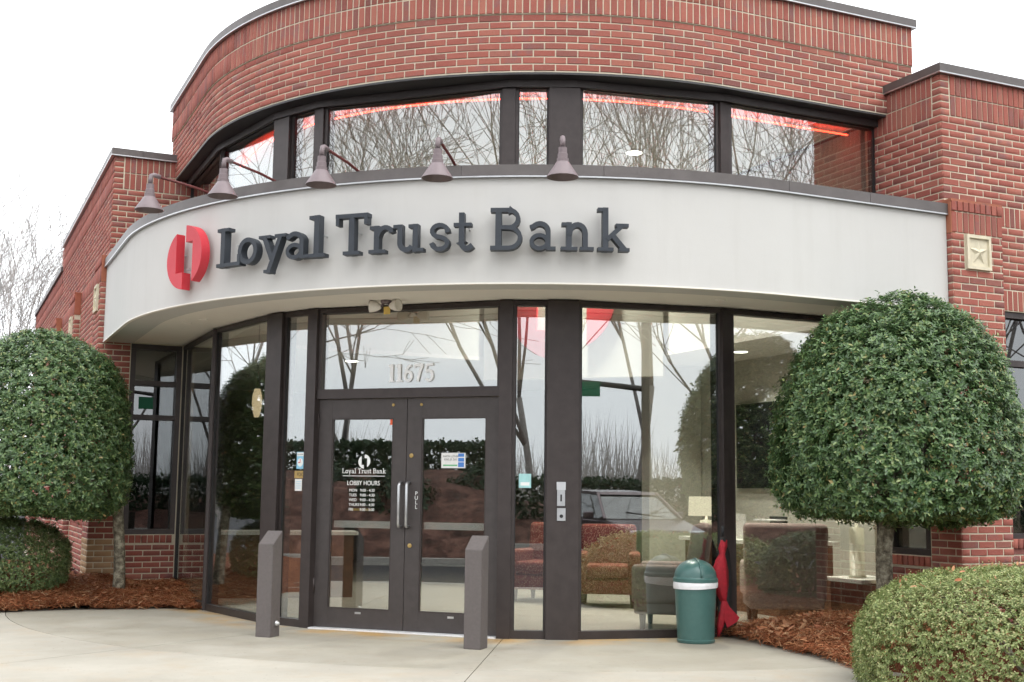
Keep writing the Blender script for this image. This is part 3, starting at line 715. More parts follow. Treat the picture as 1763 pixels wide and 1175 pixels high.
# slab-serif strokes, cap height 1: (points, stroke width[, closed])
def arc(cx, cy_, rx, ry, a0, a1, n=10): return [(cx+rx*math.cos(rad(a0+(a1-a0)*i/n)), cy_+ry*math.sin(rad(a0+(a1-a0)*i/n))) for i in range(n+1)]
GL = {
 'L': (.92, [([(.25, 0), (.25, 1)], .17), ([(.04, .95), (.47, .95)], .10), ([(.04, .052), (.92, .052)], .105), ([(.865, .0), (.865, .28)], .11)]),
 'o': (.70, [(arc(.35, .335, .275, .28, 0, 345, 22), .135, True)]),
 'y': (.88, [([(.0, .625), (.37, .625)], .09), ([(.52, .625), (.88, .625)], .09), ([(.17, .64), (.44, .06)], .15), ([(.715, .64), (.33, -.27)], .135), ([(.2, -.235), (.42, -.235)], .09)]),
 'a': (.70, [(arc(.29, .20, .20, .155, 0, 345, 16), .115, True), ([(.06, .53)]+arc(.30, .44, .21, .185, 140, 5, 9)+[(.51, .02)], .135), ([(.46, .05), (.70, .05)], .095)]),
 'l': (.48, [([(.25, 0), (.25, 1.03)], .165), ([(.04, .98), (.27, .98)], .1), ([(.01, .05), (.48, .05)], .1)]),
 'T': (.92, [([(.46, 0), (.46, .98)], .165), ([(.24, .05), (.68, .05)], .1), ([(.02, .945), (.90, .945)], .115), ([(.075, .72), (.075, .995)], .1), ([(.845, .72), (.845, .995)], .1)]),
 'r': (.60, [([(.21, 0), (.21, .665)], .15), ([(.03, .618), (.22, .618)], .095), ([(.01, .05), (.44, .05)], .095), ([(.22, .38)]+arc(.44, .40, .20, .215, 160, 45, 7)+[(.60, .49)], .125)]),
 'u': (.80, [([(.18, .665), (.18, .24)]+arc(.345, .225, .165, .165, 180, 330, 9), .14), ([(.575, .665), (.575, .0)], .15), ([(.01, .618), (.19, .618)], .095), ([(.40, .618), (.58, .618)], .095), ([(.57, .05), (.79, .05)], .095)]),
 's': (.54, [([(.46, .44)]+arc(.27, .48, .185, .14, 20, 240, 9)+arc(.27, .19, .19, .14, 70, -150, 9)+[(.07, .2)], .12)]),
 't': (.50, [([(.21, .9), (.21, .2)]+arc(.345, .2, .135, .145, 180, 300, 7)+[(.49, .13)], .15), ([(.01, .615), (.46, .615)], .1)]),
 'B': (.80, [([(.21, .02), (.21, .98)], .165), ([(.02, .945), (.46, .945)]+arc(.46, .74, .215, .205, 90, -90, 9)+[(.22, .535)], .115), ([(.44, .535)]+arc(.46, .295, .265, .24, 85, -90, 9)+[(.02, .055)], .118)]),
 'n': (.82, [([(.21, 0), (.21, .665)], .15), ([(.03, .618), (.22, .618)], .095), ([(.01, .05), (.42, .05)], .095), ([(.22, .36)]+arc(.42, .40, .19, .21, 160, 0, 9)+[(.61, .02)], .14), ([(.48, .05), (.82, .05)], .095)]),
 'k': (.80, [([(.2, 0), (.2, 1.03)], .155), ([(.01, .98), (.21, .98)], .1), ([(.01, .05), (.4, .05)], .1), ([(.24, .28), (.62, .62)], .125), ([(.36, .40), (.68, .05)], .14), ([(.46, .618), (.78, .618)], .095), ([(.54, .05), (.8, .05)], .095)]),
 '1': (.42, [([(.22, 0), (.22, 1)], .16), ([(.04, .04), (.40, .04)], .07), ([(.03, .9), (.22, .93)], .09)]),
 '6': (.62, [(arc(.31, .31, .22, .26, 0, 345, 18), .13, True), ([(.52, .9), (.36, .88), (.2, .7), (.11, .45), (.1, .3)], .12)]),
 '7': (.60, [([(.03, .93), (.58, .93)], .14), ([(.05, .76), (.05, .98)], .06), ([(.54, .95), (.36, .5), (.24, 0)], .13)]),
 '5': (.58, [([(.12, .93), (.54, .95)], .12), ([(.14, .96), (.11, .54)], .08)] + [([(.1, .55), (.22, .61)]+arc(.27, .32, .22, .28, 85, -140, 12), .125)]),
}
def glyph(mb, ch, fr, x, y, w, h, d0, d1, eps=.0007, wt=.87):
    gw, strokes = GL[ch]
    for i, st in enumerate(strokes):
        pts, lw = st[0], st[1]; closed = len(st) > 2; sx = w/gw; k = (sx+h)/2
        mb.ribbon([(x+px_*sx, y+py_*h) for px_, py_ in pts], lw*k*wt, d0+eps*i, d1+eps*i, fr, closed)
    return mb
def emblem_half(sign, Rr, n=26):
    """one half of the round emblem (radius Rr): a half disc with a hooked foot"""
    g, foot, cutx = .07*Rr, -.44*Rr, -.47*Rr
    a_top = math.degrees(math.acos(cutx/Rr)); a_bot = 360-math.degrees(math.acos(-g/Rr))
    a_bot = 180+math.degrees(math.acos(g/Rr)); pts = [(Rr*math.cos(rad(a_top+(a_bot-a_top)*i/n)), Rr*math.sin(rad(a_top+(a_bot-a_top)*i/n))) for i in range(n+1)]
    pts += [(-g, foot), (cutx, foot)]
    return [(sign*x, sign*y) for x, y in pts]
def door(xa, xb, side, name, label):
    fm = MB(); st = .145; d0, d1 = DD-.045, DD; gx0, gx1 = xa+st, xb-st+.008
    z0, z1 = .014, 2.128; zb, zt = .185, 1.95
    fm.box(xa, gx0, z0, z1, d0, d1, fd).box(gx1, xb, z0, z1, d0, d1, fd).box(gx0+.0004, gx1-.0004, z0, zb, d0, d1-.0008, fd).box(gx0+.0004, gx1-.0004, zt, z1, d0, d1-.0008, fd)
    o = fm.build(name, 'bronze_flat', bank); o['label'] = label
    MB().box(gx0-.008, gx1+.008, zb-.008, zt+.008, -.076, -.069, fd).build('pane', 'window_glass', o)
    bd = MB(); b_ = .012
    bd.box(gx0, gx0+b_, zb, zt, -.068, DD-.004, fd).box(gx1-b_, gx1, zb, zt, -.068, DD-.004, fd).box(gx0+b_, gx1-b_, zt-b_, zt, -.068, DD-.004, fd).box(gx0+b_, gx1-b_, zb, zb+b_, -.068, DD-.004, fd)
    bd.build('glazing_bead', 'bronze_metal', o)
    MB().box(gx0+.01, gx1-.005, .928, .992, -.15, -.12, fd).build('push_bar', 'white_paint', o)
    hx = xb-.036 if side < 0 else xa+.036
    hp = [fd(hx, 1.35, DD), fd(hx, 1.35, DD+.04), fd(hx-.004*side, 1.345, DD+.058), fd(hx, 1.325, DD+.066), fd(hx, .975, DD+.066), fd(hx, .955, DD+.058), fd(hx, .95, DD+.04), fd(hx, .95, DD)]
    MB().tube(hp, .0135, 12).build('pull_handle', 'brushed_steel', o, True)
    ex_ = xa if side < 0 else xb
    for hz in (.32, 1.86): MB().lathe([(.013, hz), (.013, hz+.14)], 10, (0, 0, 0), lambda x, y, z: fd(ex_+x, z, DD+.006+y)).build('hinge', 'bronze_metal', o, True)
    for bx_, bz_ in ((xb-.14, 2.07) if side < 0 else (xa+.14, 2.07),): MB().lathe([(.014, 0), (.014, .006), (.008, .01)], 14, (0, 0, 0), lambda x, y, z: fd(bx_+x, bz_+y, DD+z)).build('bolt_head', 'brass_sign', o)
    MB().box((gx0+gx1)/2-.03, (gx0+gx1)/2+.03, .145, .163, DD, DD+.002, fd).build('maker_plate', 'bright_aluminium', o)
    return o, gx0, gx1
dl, g0, g1 = door(.064, mid-.003, -1, 'entrance_door', 'left dark bronze door with white lobby hours lettering')
dr, h0, h1 = door(mid+.003, wd-.064, 1, 'entrance_door', 'right dark bronze door with PULL lettering and holiday notice')
for hz in (1.6, .78): MB().lathe([(.02, 0), (.02, .006), (.012, .009)], 16, (0, 0, 0), lambda x, y, z: fd(mid+.052+x, hz+y, DD+z)).build('lock_cylinder', 'brass_sign', dr)
gd = -.0685                                                # on the outer face of the door glass
X = lambda s_: mid+s_
em = MB(); cx_, cz_, er_ = X(-.44), 1.545, .062
for sg, oy in ((1, -.004), (-1, .004)): em.prism([(cx_+x, cz_+oy+y) for x, y in emblem_half(sg, er_)], gd, gd+.001, fd)
em.build('emblem_decal', 'vinyl_white', dl)
tx = MB(); xx = X(-.672); word = [('L', .037), ('o', .03), ('y', .033), ('a', .03), ('l', .02), (' ', .016), ('T', .038), ('r', .025), ('u', .034), ('s', .023), ('t', .021), (' ', .016), ('B', .035), ('a', .03), ('n', .035), ('k', .034)]
tot = sum(w for _, w in word); kx = .458/tot
for ch, w in word:
    if ch != ' ': glyph(tx, ch, fd, xx, 1.435, w*kx*.93, .046, gd, gd+.0008, .00008)
    xx += w*kx
tx.build('bank_name_decal', 'vinyl_white', dl)
MB().box(X(-.662), X(-.225), 1.408, 1.413, gd, gd+.0008, fd).build('rule_decal', 'vinyl_white', dl)
font_text('LOBBY HOURS', .06, 'vinyl_white', 'lobby_hours_decal', dl, fd, X(-.445), 1.325, gd, align='CENTER', sx=.86)
for i, (dy, hr) in enumerate((('MON', '9:00 - 4:30'), ('TUES', '9:00 - 4:30'), ('WED', '9:00 - 4:30'), ('THURS', '9:00 - 4:30'), ('FRI', '9:00 - 5:00'))):
    font_text(dy, .037, 'vinyl_white', 'hours_decal', dl, fd, X(-.592), 1.265-.0445*i, gd, sx=.95)
    font_text(hr, .037, 'vinyl_white', 'hours_decal', dl, fd, X(-.478), 1.265-.0445*i, gd, sx=.95)
MB().box(X(-.182), X(-.138), 1.885, 1.945, gd, gd+.001, fd).build('orange_sticker', 'sticker_orange', dl)
MB().box(X(-.58), X(-.36), 1.088, 1.108, gd-.012, gd-.011, fd).build('amber_strip', 'yellow_tag', dl)
for i, ch in enumerate('PULL'): font_text(ch, .05, 'vinyl_white', 'pull_decal', dr, fd, X(.108), 1.238-.041*i, DD+.0005, align='CENTER')
MB().box(X(.344), X(.581), 1.487, 1.625, gd, gd+.001, fd).build('notice_paper', 'paper_stack', dr)
nt_ = dr
font_text('MARTIN LUTHER', .026, 'print_black', 'notice_print', dr, fd, X(.358), 1.585, gd+.0012, .0002, sx=.78)
font_text('KING, JR. DAY', .026, 'print_black', 'notice_print', dr, fd, X(.372), 1.557, gd+.0012, .0002, sx=.78)
MB().box(X(.362), X(.502), 1.505, 1.519, gd+.0011, gd+.0015, fd).build('notice_bar', 'sticker_green', dr)
for z0, z1 in ((1.497, 1.54), (1.546, 1.58), (1.59, 1.62)): MB().box(X(.51), X(.568), z0, z1, gd+.0011, gd+.0015, fd).build('notice_panel', 'sticker_blue', dr)
num = MB(); xx = X(-.205)
for ch, w in (('1', .072), ('1', .078), ('6', .10), ('7', .10), ('5', .10)):
    glyph(num, ch, fd, xx, 2.285, w*.95, .165, -.0575, -.044, .0003, 1.15); xx += w*1.06
num.build('house_number', 'number_white', tro)

# stickers on the left sidelight and teal one on the right
slo, fsl, wsl, sro, fsr, wsr = postparts
gs = -.0255
xe = wsl-.06-.028
st_ = MB().box(xe-.115, xe-.012, 1.475, 1.635, gs, gs+.001, fsl).build('hours_sign', 'sticker_cyan', slo)
MB().box(xe-.11, xe-.017, 1.595, 1.63, gs+.0011, gs+.0015, fsl).build('sign_header', 'vinyl_white', slo)
MB().lathe([(.04, 0), (.04, .0006)], 20, (0, 0, 0), lambda x, y, z: fsl(xe-.0635+x, 1.535+y, gs+.0011+z)).build('clock_face', 'vinyl_white', slo)
ck = MB(); ck.ribbon([(xe-.0635, 1.532), (xe-.0635, 1.568)], .007, gs+.002, gs+.0025, fsl); ck.ribbon([(xe-.0625, 1.535), (xe-.09, 1.535)], .008, gs+.0026, gs+.003, fsl); ck.build('clock_hands', 'sticker_red', slo)
font_text('WILL RETURN', .018, 'print_black', 'sign_print', slo, fsl, xe-.107, 1.605, gs+.0017, .0002, sx=.72)
MB().box(xe-.14, xe+.012, 1.385, 1.455, gs, gs+.001, fsl).build('deposit_sign', 'brass_sign', slo)
font_text('FDIC', .05, 'print_black', 'sign_print', slo, fsl, xe-.105, 1.404, gs+.0013, .0002, sx=.9)
MB().box(xe-.13, xe-.03, 1.265, 1.378, gs, gs+.001, fsl).build('notice_paper', 'paper_stack', slo)
for k in range(4): MB().box(xe-.12, xe-.045+.008*(k % 2), 1.29+.02*k, 1.294+.02*k, gs+.0011, gs+.0013, fsl).build('notice_line', 'sticker_cyan', slo)
MB().box(.125, .235, 1.315, 1.44, gs, gs+.001, fsr).build('teal_sticker', 'sticker_teal', sro)
MB().box(.14, .22, 1.335, 1.365, gs+.0011, gs+.0014, fsr).build('sticker_panel', 'vinyl_white', sro)

# ------------------------------------------------------------------ sign letters and emblem on the canopy
sign = empty('channel_letters', tuple(PO(5, RF, 3.25)), 0, 'dark grey raised letters reading Loyal Trust Bank on the white canopy', 'sign lettering')
sl_ = Vector(sign.location)
LET = [('L', -17.0, -13.15), ('o', -13.75, -10.85), ('y', -10.85, -7.2), ('a', -7.5, -4.55), ('l', -4.75, -2.65), ('T', -1.7, 2.15), ('r', 2.0, 4.5), ('u', 4.5, 7.8), ('s', 8.1, 10.35), ('t', 10.5, 12.5), ('B', 13.95, 17.3), ('a', 17.6, 20.35), ('n', 20.65, 23.95), ('k', 24.15, 27.35)]
for i, (ch, a0, a1) in enumerate(LET):
    am = (a0+a1)/2; w = rad(a1-a0)*5.018*.95; fr = frame(am, RF, 3.25)
    fr2 = lambda x, y, d, fr=fr: fr(x, y, d)-sl_
    mb = MB(); glyph(mb, ch, fr2, -w/2, 0, w, .358, .05, .128, .0009)
    o = mb.build('letter_'+ch.lower(), 'letter_paint', sign)
    sm = MB()
    for sx_, sy_ in ((-.06, .05), (.06, .2)): sm.tube([fr2(sx_*.6, sy_, 0), fr2(sx_*.6, sy_, .055)], .006, 6)
    sm.build('stud', 'bright_aluminium', o)
emb = empty('round_emblem', tuple(PO(-21.6, RF, 3.41)), 0, 'round red split emblem mounted left of the lettering', 'logo')
fr = frame(-22.3, RF, 3.405); el = Vector(emb.location)
for sg, oy in ((1, -.015), (-1, .015)):
    MB().prism([(x*1.0, y+oy) for x, y in emblem_half(sg, .285)], .045, .135, lambda x, y, d: fr(x, y, d)-el).build('emblem_half', 'red_acrylic', emb)
sm = MB()
for x, y in ((-.17, .05), (-.05, -.1), (.2, -.1), (.05, .2), (.08, -.2)): sm.tube([fr(x, y, 0)-el, fr(x, y, .07)-el], .007, 6)
sm.build('stud', 'bright_aluminium', emb)

# ------------------------------------------------------------------ gooseneck lamps
glab = ['leftmost gooseneck sign lamp with conical shade, near the brick wing', 'second gooseneck sign lamp from the left, over the red emblem', 'middle gooseneck sign lamp of five, above the word Loyal', 'fourth gooseneck sign lamp from the left, above the word Trust', 'rightmost gooseneck sign lamp, seen end on above the word Bank']
for th, lb in zip((-20.3, -10.3, 0, 10.3, 20.6), glab):
    fr = frame(th, 4.87, 4.0); base = PO(th, 4.87, 4.0)
    g = empty('gooseneck_lamp', tuple(base), 0, lb, 'lamp', 'lamps over the canopy sign')
    f2 = lambda x, y, d, fr=fr, b=base: fr(x, y, d)-b
    MB().lathe([(.035, 0), (.035, .008), (.016, .014)], 16, (0, 0, 0), lambda x, y, z, f2=f2: f2(x, z, -.02+y)).build('flange', 'rusty_arm', g)
    MB().tube([f2(0, 0, -.02), f2(0, .012, .02), f2(0, .035, .2), f2(0, .055, .58)], .0125, 8).build('arm', 'rusty_arm', g, True)
    MB().tube([f2(0, .055, .56), f2(0, .06, .62), f2(0, .05, .648), f2(0, .02, .655), f2(0, -.03, .655)], .021, 10).build('elbow', 'lamp_enamel', g, True)
    prof = [(.034, -.03), (.034, -.075), (.040, -.08), (.040, -.115), (.047, -.118), (.047, -.145), (.052, -.148), (.078, -.19), (.125, -.262), (.127, -.268), (.121, -.266), (.072, -.19), (.04, -.152)]
    o = MB().lathe(prof, 28, (0, 0, 0), lambda x, y, z, f2=f2: f2(x, z, .655+y), False).build('shade', 'lamp_enamel', g); smooth_sharp(o)
# twin emergency floodlight under the soffit
fr = frame(-1.5, 4.06, 3.012); fb = PO(-1.5, 4.06, 3.012)
fl = empty('twin_floodlight', tuple(fb), 0, 'twin head floodlight with a yellow tag above the doors', 'floodlight'); f2 = lambda x, y, d: fr(x, y, d)-fb
MB().lathe([(.05, 0), (.05, -.02), (.04, -.03)], 18, (0, 0, 0), lambda x, y, z: f2(x, z, y)).build('mounting_plate', 'lamp_enamel', fl)
for sg in (-1, 1):
    MB().tube([f2(.02*sg, -.025, 0), f2(.04*sg, -.05, .01), f2(.065*sg, -.055, .01)], .011, 8).build('knuckle', 'lamp_enamel', fl, True)
    ax = Vector((sg*.95, .05, .2)).normalized(); a2 = Vector((0, 1, 0)); a3 = ax.cross(a2).normalized(); a2 = a3.cross(ax)
    o_ = Vector((.045*sg, -.06, .01))
    MB().lathe([(.018, 0), (.032, .02), (.045, .05), (.055, .09), (.057, .105), (.05, .1), (.0, .09)], 20, (0, 0, 0), lambda x, y, z: f2(*(o_+a2*x+a3*y+ax*z)), False).build('lamp_head', 'soffit_paint', fl, True)
MB().box(-.005, .06, -.135, -.065, .03, .034, f2).build('tag', 'yellow_tag', fl)

# key box and latch plate on the right wide post
kb = MB().box(-0.160, -0.080, 1.30, 1.37, .031, .055, frPostR).build('lock_cover', 'bright_aluminium', postR)
kb = MB().box(-0.155, -0.085, 1.16, 1.30, .031, .046, frPostR).build('lock_plate', 'brushed_steel', postR)
MB().box(-0.127, -0.113, 1.20, 1.26, .047, .052, frPostR).build('lock_slot', 'gasket', postR)
MB().box(-0.155, -0.080, 1.03, 1.14, .031, .04, frPostR).build('bell_plate', 'brushed_steel', postR)
MB().lathe([(.016, 0), (.016, .008)], 14, (0, 0, 0), lambda x, y, z: frPostR(-.117+x, 1.07+y, .04+z)).build('bell_button', 'gasket', postR)

# ------------------------------------------------------------------ interior
def struct(o): return tag(o, kind='structure')
pl = [(p.x, p.y) for p, _ in path(3.86, WING, WING)]+[(WING, 0), (9, 0), (9, 7), (0, 7), (0, WING)]
inner = [(-3.86, 1.83)]+[(p.x, p.y) for p, _ in path(3.86, 0, 0)]+[(1.83, -3.86), (1.83, -4.5), (9, -4.5), (9, 9), (-4.5, 9), (-4.5, 1.83)]
struct(MB().prism(inner, -.05, -.001).build('floor', 'stone_floor'))
struct(MB().prism([(p.x, p.y) for p, _ in path(3.70, 1.8, 1.8)]+[(1.8, 1.8)], 5.058, 5.10).build('ceiling', 'interior_ceiling'))
struct(MB().box(1.85, 9, -4.5, 8.9, 3.05, 3.1).build('ceiling', 'interior_ceiling'))
struct(MB().box(-4.5, 1.849, 1.85, 8.9, 3.05, 3.1).build('ceiling', 'interior_ceiling'))
iw = MB()
fi = frame(0, -1.3, 0)
iw.box(-1.24, 1.24, 2.78, 5.05, -.15, 0, fi)                 # header wall above the teller hall
struct(iw.build('interior_wall', 'interior_wall'))
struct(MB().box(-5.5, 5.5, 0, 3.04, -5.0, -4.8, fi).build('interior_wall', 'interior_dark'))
struct(MB().box(3.05, 3.2, -4.5, 1.25, 0, 3.049).build('interior_wall', 'interior_wall'))
struct(MB().box(2.2, 3.04, 1.05, 1.25, 0, 3.049).build('interior_wall', 'interior_wall'))
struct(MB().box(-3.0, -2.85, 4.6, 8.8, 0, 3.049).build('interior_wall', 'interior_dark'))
struct(MB().box(1.81, 1.98, .3, 1.98, 3.101, 5.05).build('interior_wall', 'interior_wall'))
struct(MB().box(.3, 1.80, 1.81, 1.98, 3.101, 5.05).build('interior_wall', 'interior_wall'))
struct(MB().box(1.86, 1.98, -3.7, .299, 3.101, 5.05).build('interior_wall', 'interior_wall'))
struct(MB().box(-3.7, .299, 1.86, 1.98, 3.101, 5.05).build('interior_wall', 'interior_wall'))
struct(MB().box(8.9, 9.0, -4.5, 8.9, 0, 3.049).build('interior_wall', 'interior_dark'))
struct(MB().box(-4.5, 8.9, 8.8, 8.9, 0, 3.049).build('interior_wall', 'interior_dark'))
# big red emblem on the header wall
fe = frame(0, -2.4, 0); er0 = SR(-.12, -1.3, 3.8)
we = empty('wall_emblem', tuple(er0), 0, 'large red disc emblem on the lobby wall, seen through the glass', 'logo')
for sg, oy in ((1, -.05), (-1, .05)):
    MB().prism([(x, y+oy) for x, y in emblem_half(sg, .74)], .002, .05, lambda x, y, d: SR(x, d, y)).build('emblem_half', 'red_acrylic', we)
# red LED line under the drum soffit
led = MB().tube([tuple(p+Vector((0, 0, 5.0))) for p, _ in path(3.60, .6, 1.78, 60)], .0075, 6).build('led_strip', 'red_led')
tag(led, 'thin glowing red light strip curving inside the upper windows', 'light strip')
def downlight(loc, label, watts, size=.09):
    d = empty('ceiling_downlight', loc, 0, label, 'ceiling light', 'round lit ceiling lights in the lobby')
    MB().lathe([(size, -.006), (size+.015, -.008), (size+.02, 0)], 24).build('trim_ring', 'white_paint', d)
    MB().lathe([(size-.004, -.012), (size-.004, -.0085)], 24).build('lamp_disc', 'downlight_glow', d)
    ld = bpy.data.lights.new('downlight', 'AREA'); ld.shape = 'DISK'; ld.size = size*2; ld.energy = watts; ld.spread = rad(115); ld.color = (1, .93, .82)
    lo = bpy.data.objects.new('downlight_lamp', ld); COL.objects.link(lo); lo.parent = d; lo.location = (0, 0, -.02)
downlight((.25, -1.85, 5.057), 'round lit ceiling light seen through the upper glass right of centre', 95)
downlight((.9, .6, 5.057), 'ceiling light added to brighten the back of the lobby', 85)  # made-up fixture, added to lift the light in the lobby
downlight((2.4, -2.9, 3.049), 'ceiling light added to brighten the side table behind the right pane', 24)  # no known lamp here; added so the furniture behind the pane shows
downlight((2.4, -.8, 3.049), 'ceiling light added to brighten the far end of the desk', 22)  # invented downlight, fills the dim end of the desk room
downlight((-1.5, 2.8, 3.049), 'ceiling light added to brighten the counter behind the left panes', 8)  # added fill light for the counter, not a known fitting

def armchair(loc, rz, mat, label, group, w=.74, h=.92, wingback=False):
    c = empty('armchair', loc, rz, label, 'armchair', group)          # faces local -y
    d = .74
    rbox('seat_base', mat, c, (w-.06, d-.08, .18), (0, 0, .24), .03)
    rbox('seat_cushion', mat, c, (w-.24, d-.16, .15), (0, -.05, .40), .05)
    rbox('backrest', mat, c, (w-(.0 if wingback else .12), .19, h-.2), (0, d/2-.13, .2+(h-.2)/2), .07, 4, (rad(-9), 0, 0), (1.05, .8))
    for s_ in (-1, 1): rbox('armrest', mat, c, (.14, d-.08, .36), (s_*(w/2-.07), -.02, .43), .05)
    for sx in (-1, 1):
        for sy in (-1, 1):
            o = MB().lathe([(.022, 0), (.034, .155)], 10).build('leg', 'dark_wood', c); o.location = (sx*(w/2-.09), sy*(d/2-.12), 0)
    return c
A45 = rad(-45)
armchair(tuple(SR(.96, .3)), rad(-45+14), 'red_fabric', 'red patterned armchair facing the door, right of its twin', 'red patterned lobby chairs')
armchair(tuple(SR(.12, .05)), rad(-45-6), 'red_fabric', 'red patterned armchair behind the narrow pane beside the doors', 'red patterned lobby chairs')
armchair((-.08, -3.12, 0), rad(-128), 'taupe_fabric', 'taupe wing chair behind the green bin', 'taupe lobby chairs', .80, 1.0, True)
armchair((1.28, -3.05, 0), rad(150), 'taupe_fabric', 'taupe wing chair seen from behind, right of the umbrella', 'taupe lobby chairs', .8, 1.0, True)
dk = empty('desk', (1.9, -1.75, 0), 0, 'dark wood desk with a pale top behind the taupe chairs', 'desk')
MB().box(-.42, .42, -.95, .95, .74, .78).build('desk_top', 'white_laminate', dk); MB().box(-.36, .36, -.9, .9, 0, .739).build('desk_body', 'brown_wood', dk)
sdk = empty('side_table', (2.0, -3.45, 0), 0, 'brown wood side table under the table lamp', 'table')
MB().box(-.3, .3, -.3, .3, .42, .455).build('table_top', 'white_laminate', sdk); MB().box(-.24, .24, -.24, .24, 0, .419).build('table_body', 'brown_wood', sdk)
def table_lamp(loc, label, base_h, hs=.22, r=.21):
    t = empty('table_lamp', loc, 0, label, 'lamp', 'lit table lamps in the lobby')
    MB().lathe([(.09, 0), (.09, .02), (.075, .024), (.075, base_h), (.02, base_h+.005), (.012, base_h+.06)], 20).build('lamp_base', 'lamp_ceramic', t, True)
    MB().lathe([(r, base_h+.05), (r*.95, base_h+.05+hs)], 28, cap=False).build('lamp_shade', 'lamp_shade_glow', t, True)
table_lamp((1.5, -1.36, .78), 'drum shaded lamp glowing on the desk behind the glass', .2)
table_lamp((1.95, -3.4, .455), 'pale column lamp with drum shade on the low side table', .5)
tv = empty('wall_screen', (3.045, -.95, 1.9), 0, 'large dark screen on the lobby wall behind the tree', 'screen')
MB().box(-.05, -.002, -1.1, 1.1, -.54, .56).build('screen_case', 'screen_black', tv)
MB().box(-.056, -.051, -1.06, 1.06, -.5, .52).build('screen_panel', 'screen_black', tv)
tray = empty('letter_tray', (1.85, -2.1, .78), 0, 'stack of white paper trays on the desk', 'tray')
for k in range(5): MB().box(-.12, .12, -.16, .16, .012+.05*k, .028+.05*k).build('tray_shelf', 'paper_stack', tray)
MB().box(.1, .119, -.15, .15, 0, .26).build('tray_back', 'screen_black', tray)
lf = MB().box(-.005, .005, -.1, .1, 0, .28).build('standing_leaflet', 'paper_stack'); lf.location = (1.72, -1.75, .78); lf.rotation_euler = (0, rad(-6), 0); tag(lf, 'white leaflet standing on the desk by the paper trays', 'leaflet')
bx1 = empty('desk_printer', (2.05, -2.5, .78), rad(20), 'small black printer on the desk beside the paper trays', 'printer')
rbox('printer_case', 'screen_black', bx1, (.34, .26, .13), (0, 0, .065), .02); MB().box(-.12, .12, -.2, -.12, .04, .05).build('output_tray', 'screen_black', bx1)
bx2 = empty('card_box', (1.95, -2.28, .78), rad(-15), 'tan card box standing on the desk', 'box')
MB().box(-.07, .07, -.05, .05, 0, .15).build('box_body', 'lamp_ceramic', bx2); MB().box(-.072, .072, -.052, .052, .15, .17).build('box_lid', 'brown_wood', bx2)
# counter and pendant seen through the left panes
cn = empty('teller_counter', (-2.75, 1.45, 0), rad(-12), 'white topped counter seen through the left panes', 'counter')
MB().box(-.8, .9, -.3, .3, .74, .78).build('counter_top', 'white_laminate', cn); MB().box(-.75, .85, -.24, .24, 0, .739).build('counter_body', 'brown_wood', cn)
pn = empty('pendant_lamp', (-3.17, 1.19, 2.3), 0, 'slim glowing pendant lamp hanging behind the left pane', 'lamp')
MB().lathe([(.028, -.17), (.05, -.09), (.06, 0), (.055, .09), (.035, .17)], 18).build('pendant_shade', 'pendant_glow', pn, True)
MB().tube([(0, 0, .17), (0, 0, 2.7)], .006, 6).build('cord', 'gasket', pn)
cp = empty('cup_holder', (-2.9, 1.38, .78), 0, 'small cup of pens on the white counter', 'cup'); MB().lathe([(.035, 0), (.042, .11)], 14).build('cup', 'pole_metal', cp)
for k in range(5): MB().tube([(.01*(k-2), .008*((k*3) % 5-2), .02), (.018*(k-2), .014*((k*3) % 5-2), .19)], .004, 5).build('pen', 'white_paint', cp)

# ------------------------------------------------------------------ bollards, bin, umbrella
for s_, lb in ((-.94, 'left square bronze bollard with sloped top before the doors'), (1.02, 'right square bronze bollard with sloped top before the doors')):
    b = empty('bollard', tuple(SR(s_, 4.55)), A45, lb, 'bollard', 'bollards before the doors')
    w = .076
    mb = MB(); mb.quadbox([(-w, -w, 0), (w, -w, 0), (w, w, 0), (-w, w, 0), (-w, -w, .80), (w, -w, .80), (w, w, .915), (-w, w, .915)])
    o = mb.build('post', 'bollard_paint', b)
    bm = bmesh.new(); bm.from_mesh(o.data); bmesh.ops.bevel(bm, geom=bm.edges[:], offset=.004, segments=2, affect='EDGES'); bm.to_mesh(o.data); bm.free()
    if s_ < 0:
        MB().lathe([(.024, 0), (.024, .012), (.014, .016), (.014, .03), (.008, .034)], 16, (0, 0, 0), lambda x, y, z: Vector((w+z, .01+x, .115+y))).build('padlock_fitting', 'bright_aluminium', b, True)
bn = empty('waste_bin', (-.52, -4.19, .0), A45, 'green plastic bin with domed lid and white liner by the glass', 'bin'); bn.scale = (1, 1, .895)
smooth_sharp(MB().lathe([(.158, 0), (.166, .012), (.166, .03), (.160, .034), (.172, .3), (.182, .555), (.186, .56), (.186, .575), (.17, .575), (.165, .5)], 40).build('bin_body', 'bin_plastic', bn))
lid = MB().lathe([(.188, .575), (.196, .58), (.196, .612), (.188, .618), (.186, .63)], 40)
o = smooth_sharp(lid.build('lid_rim', 'bin_plastic', bn), 50)
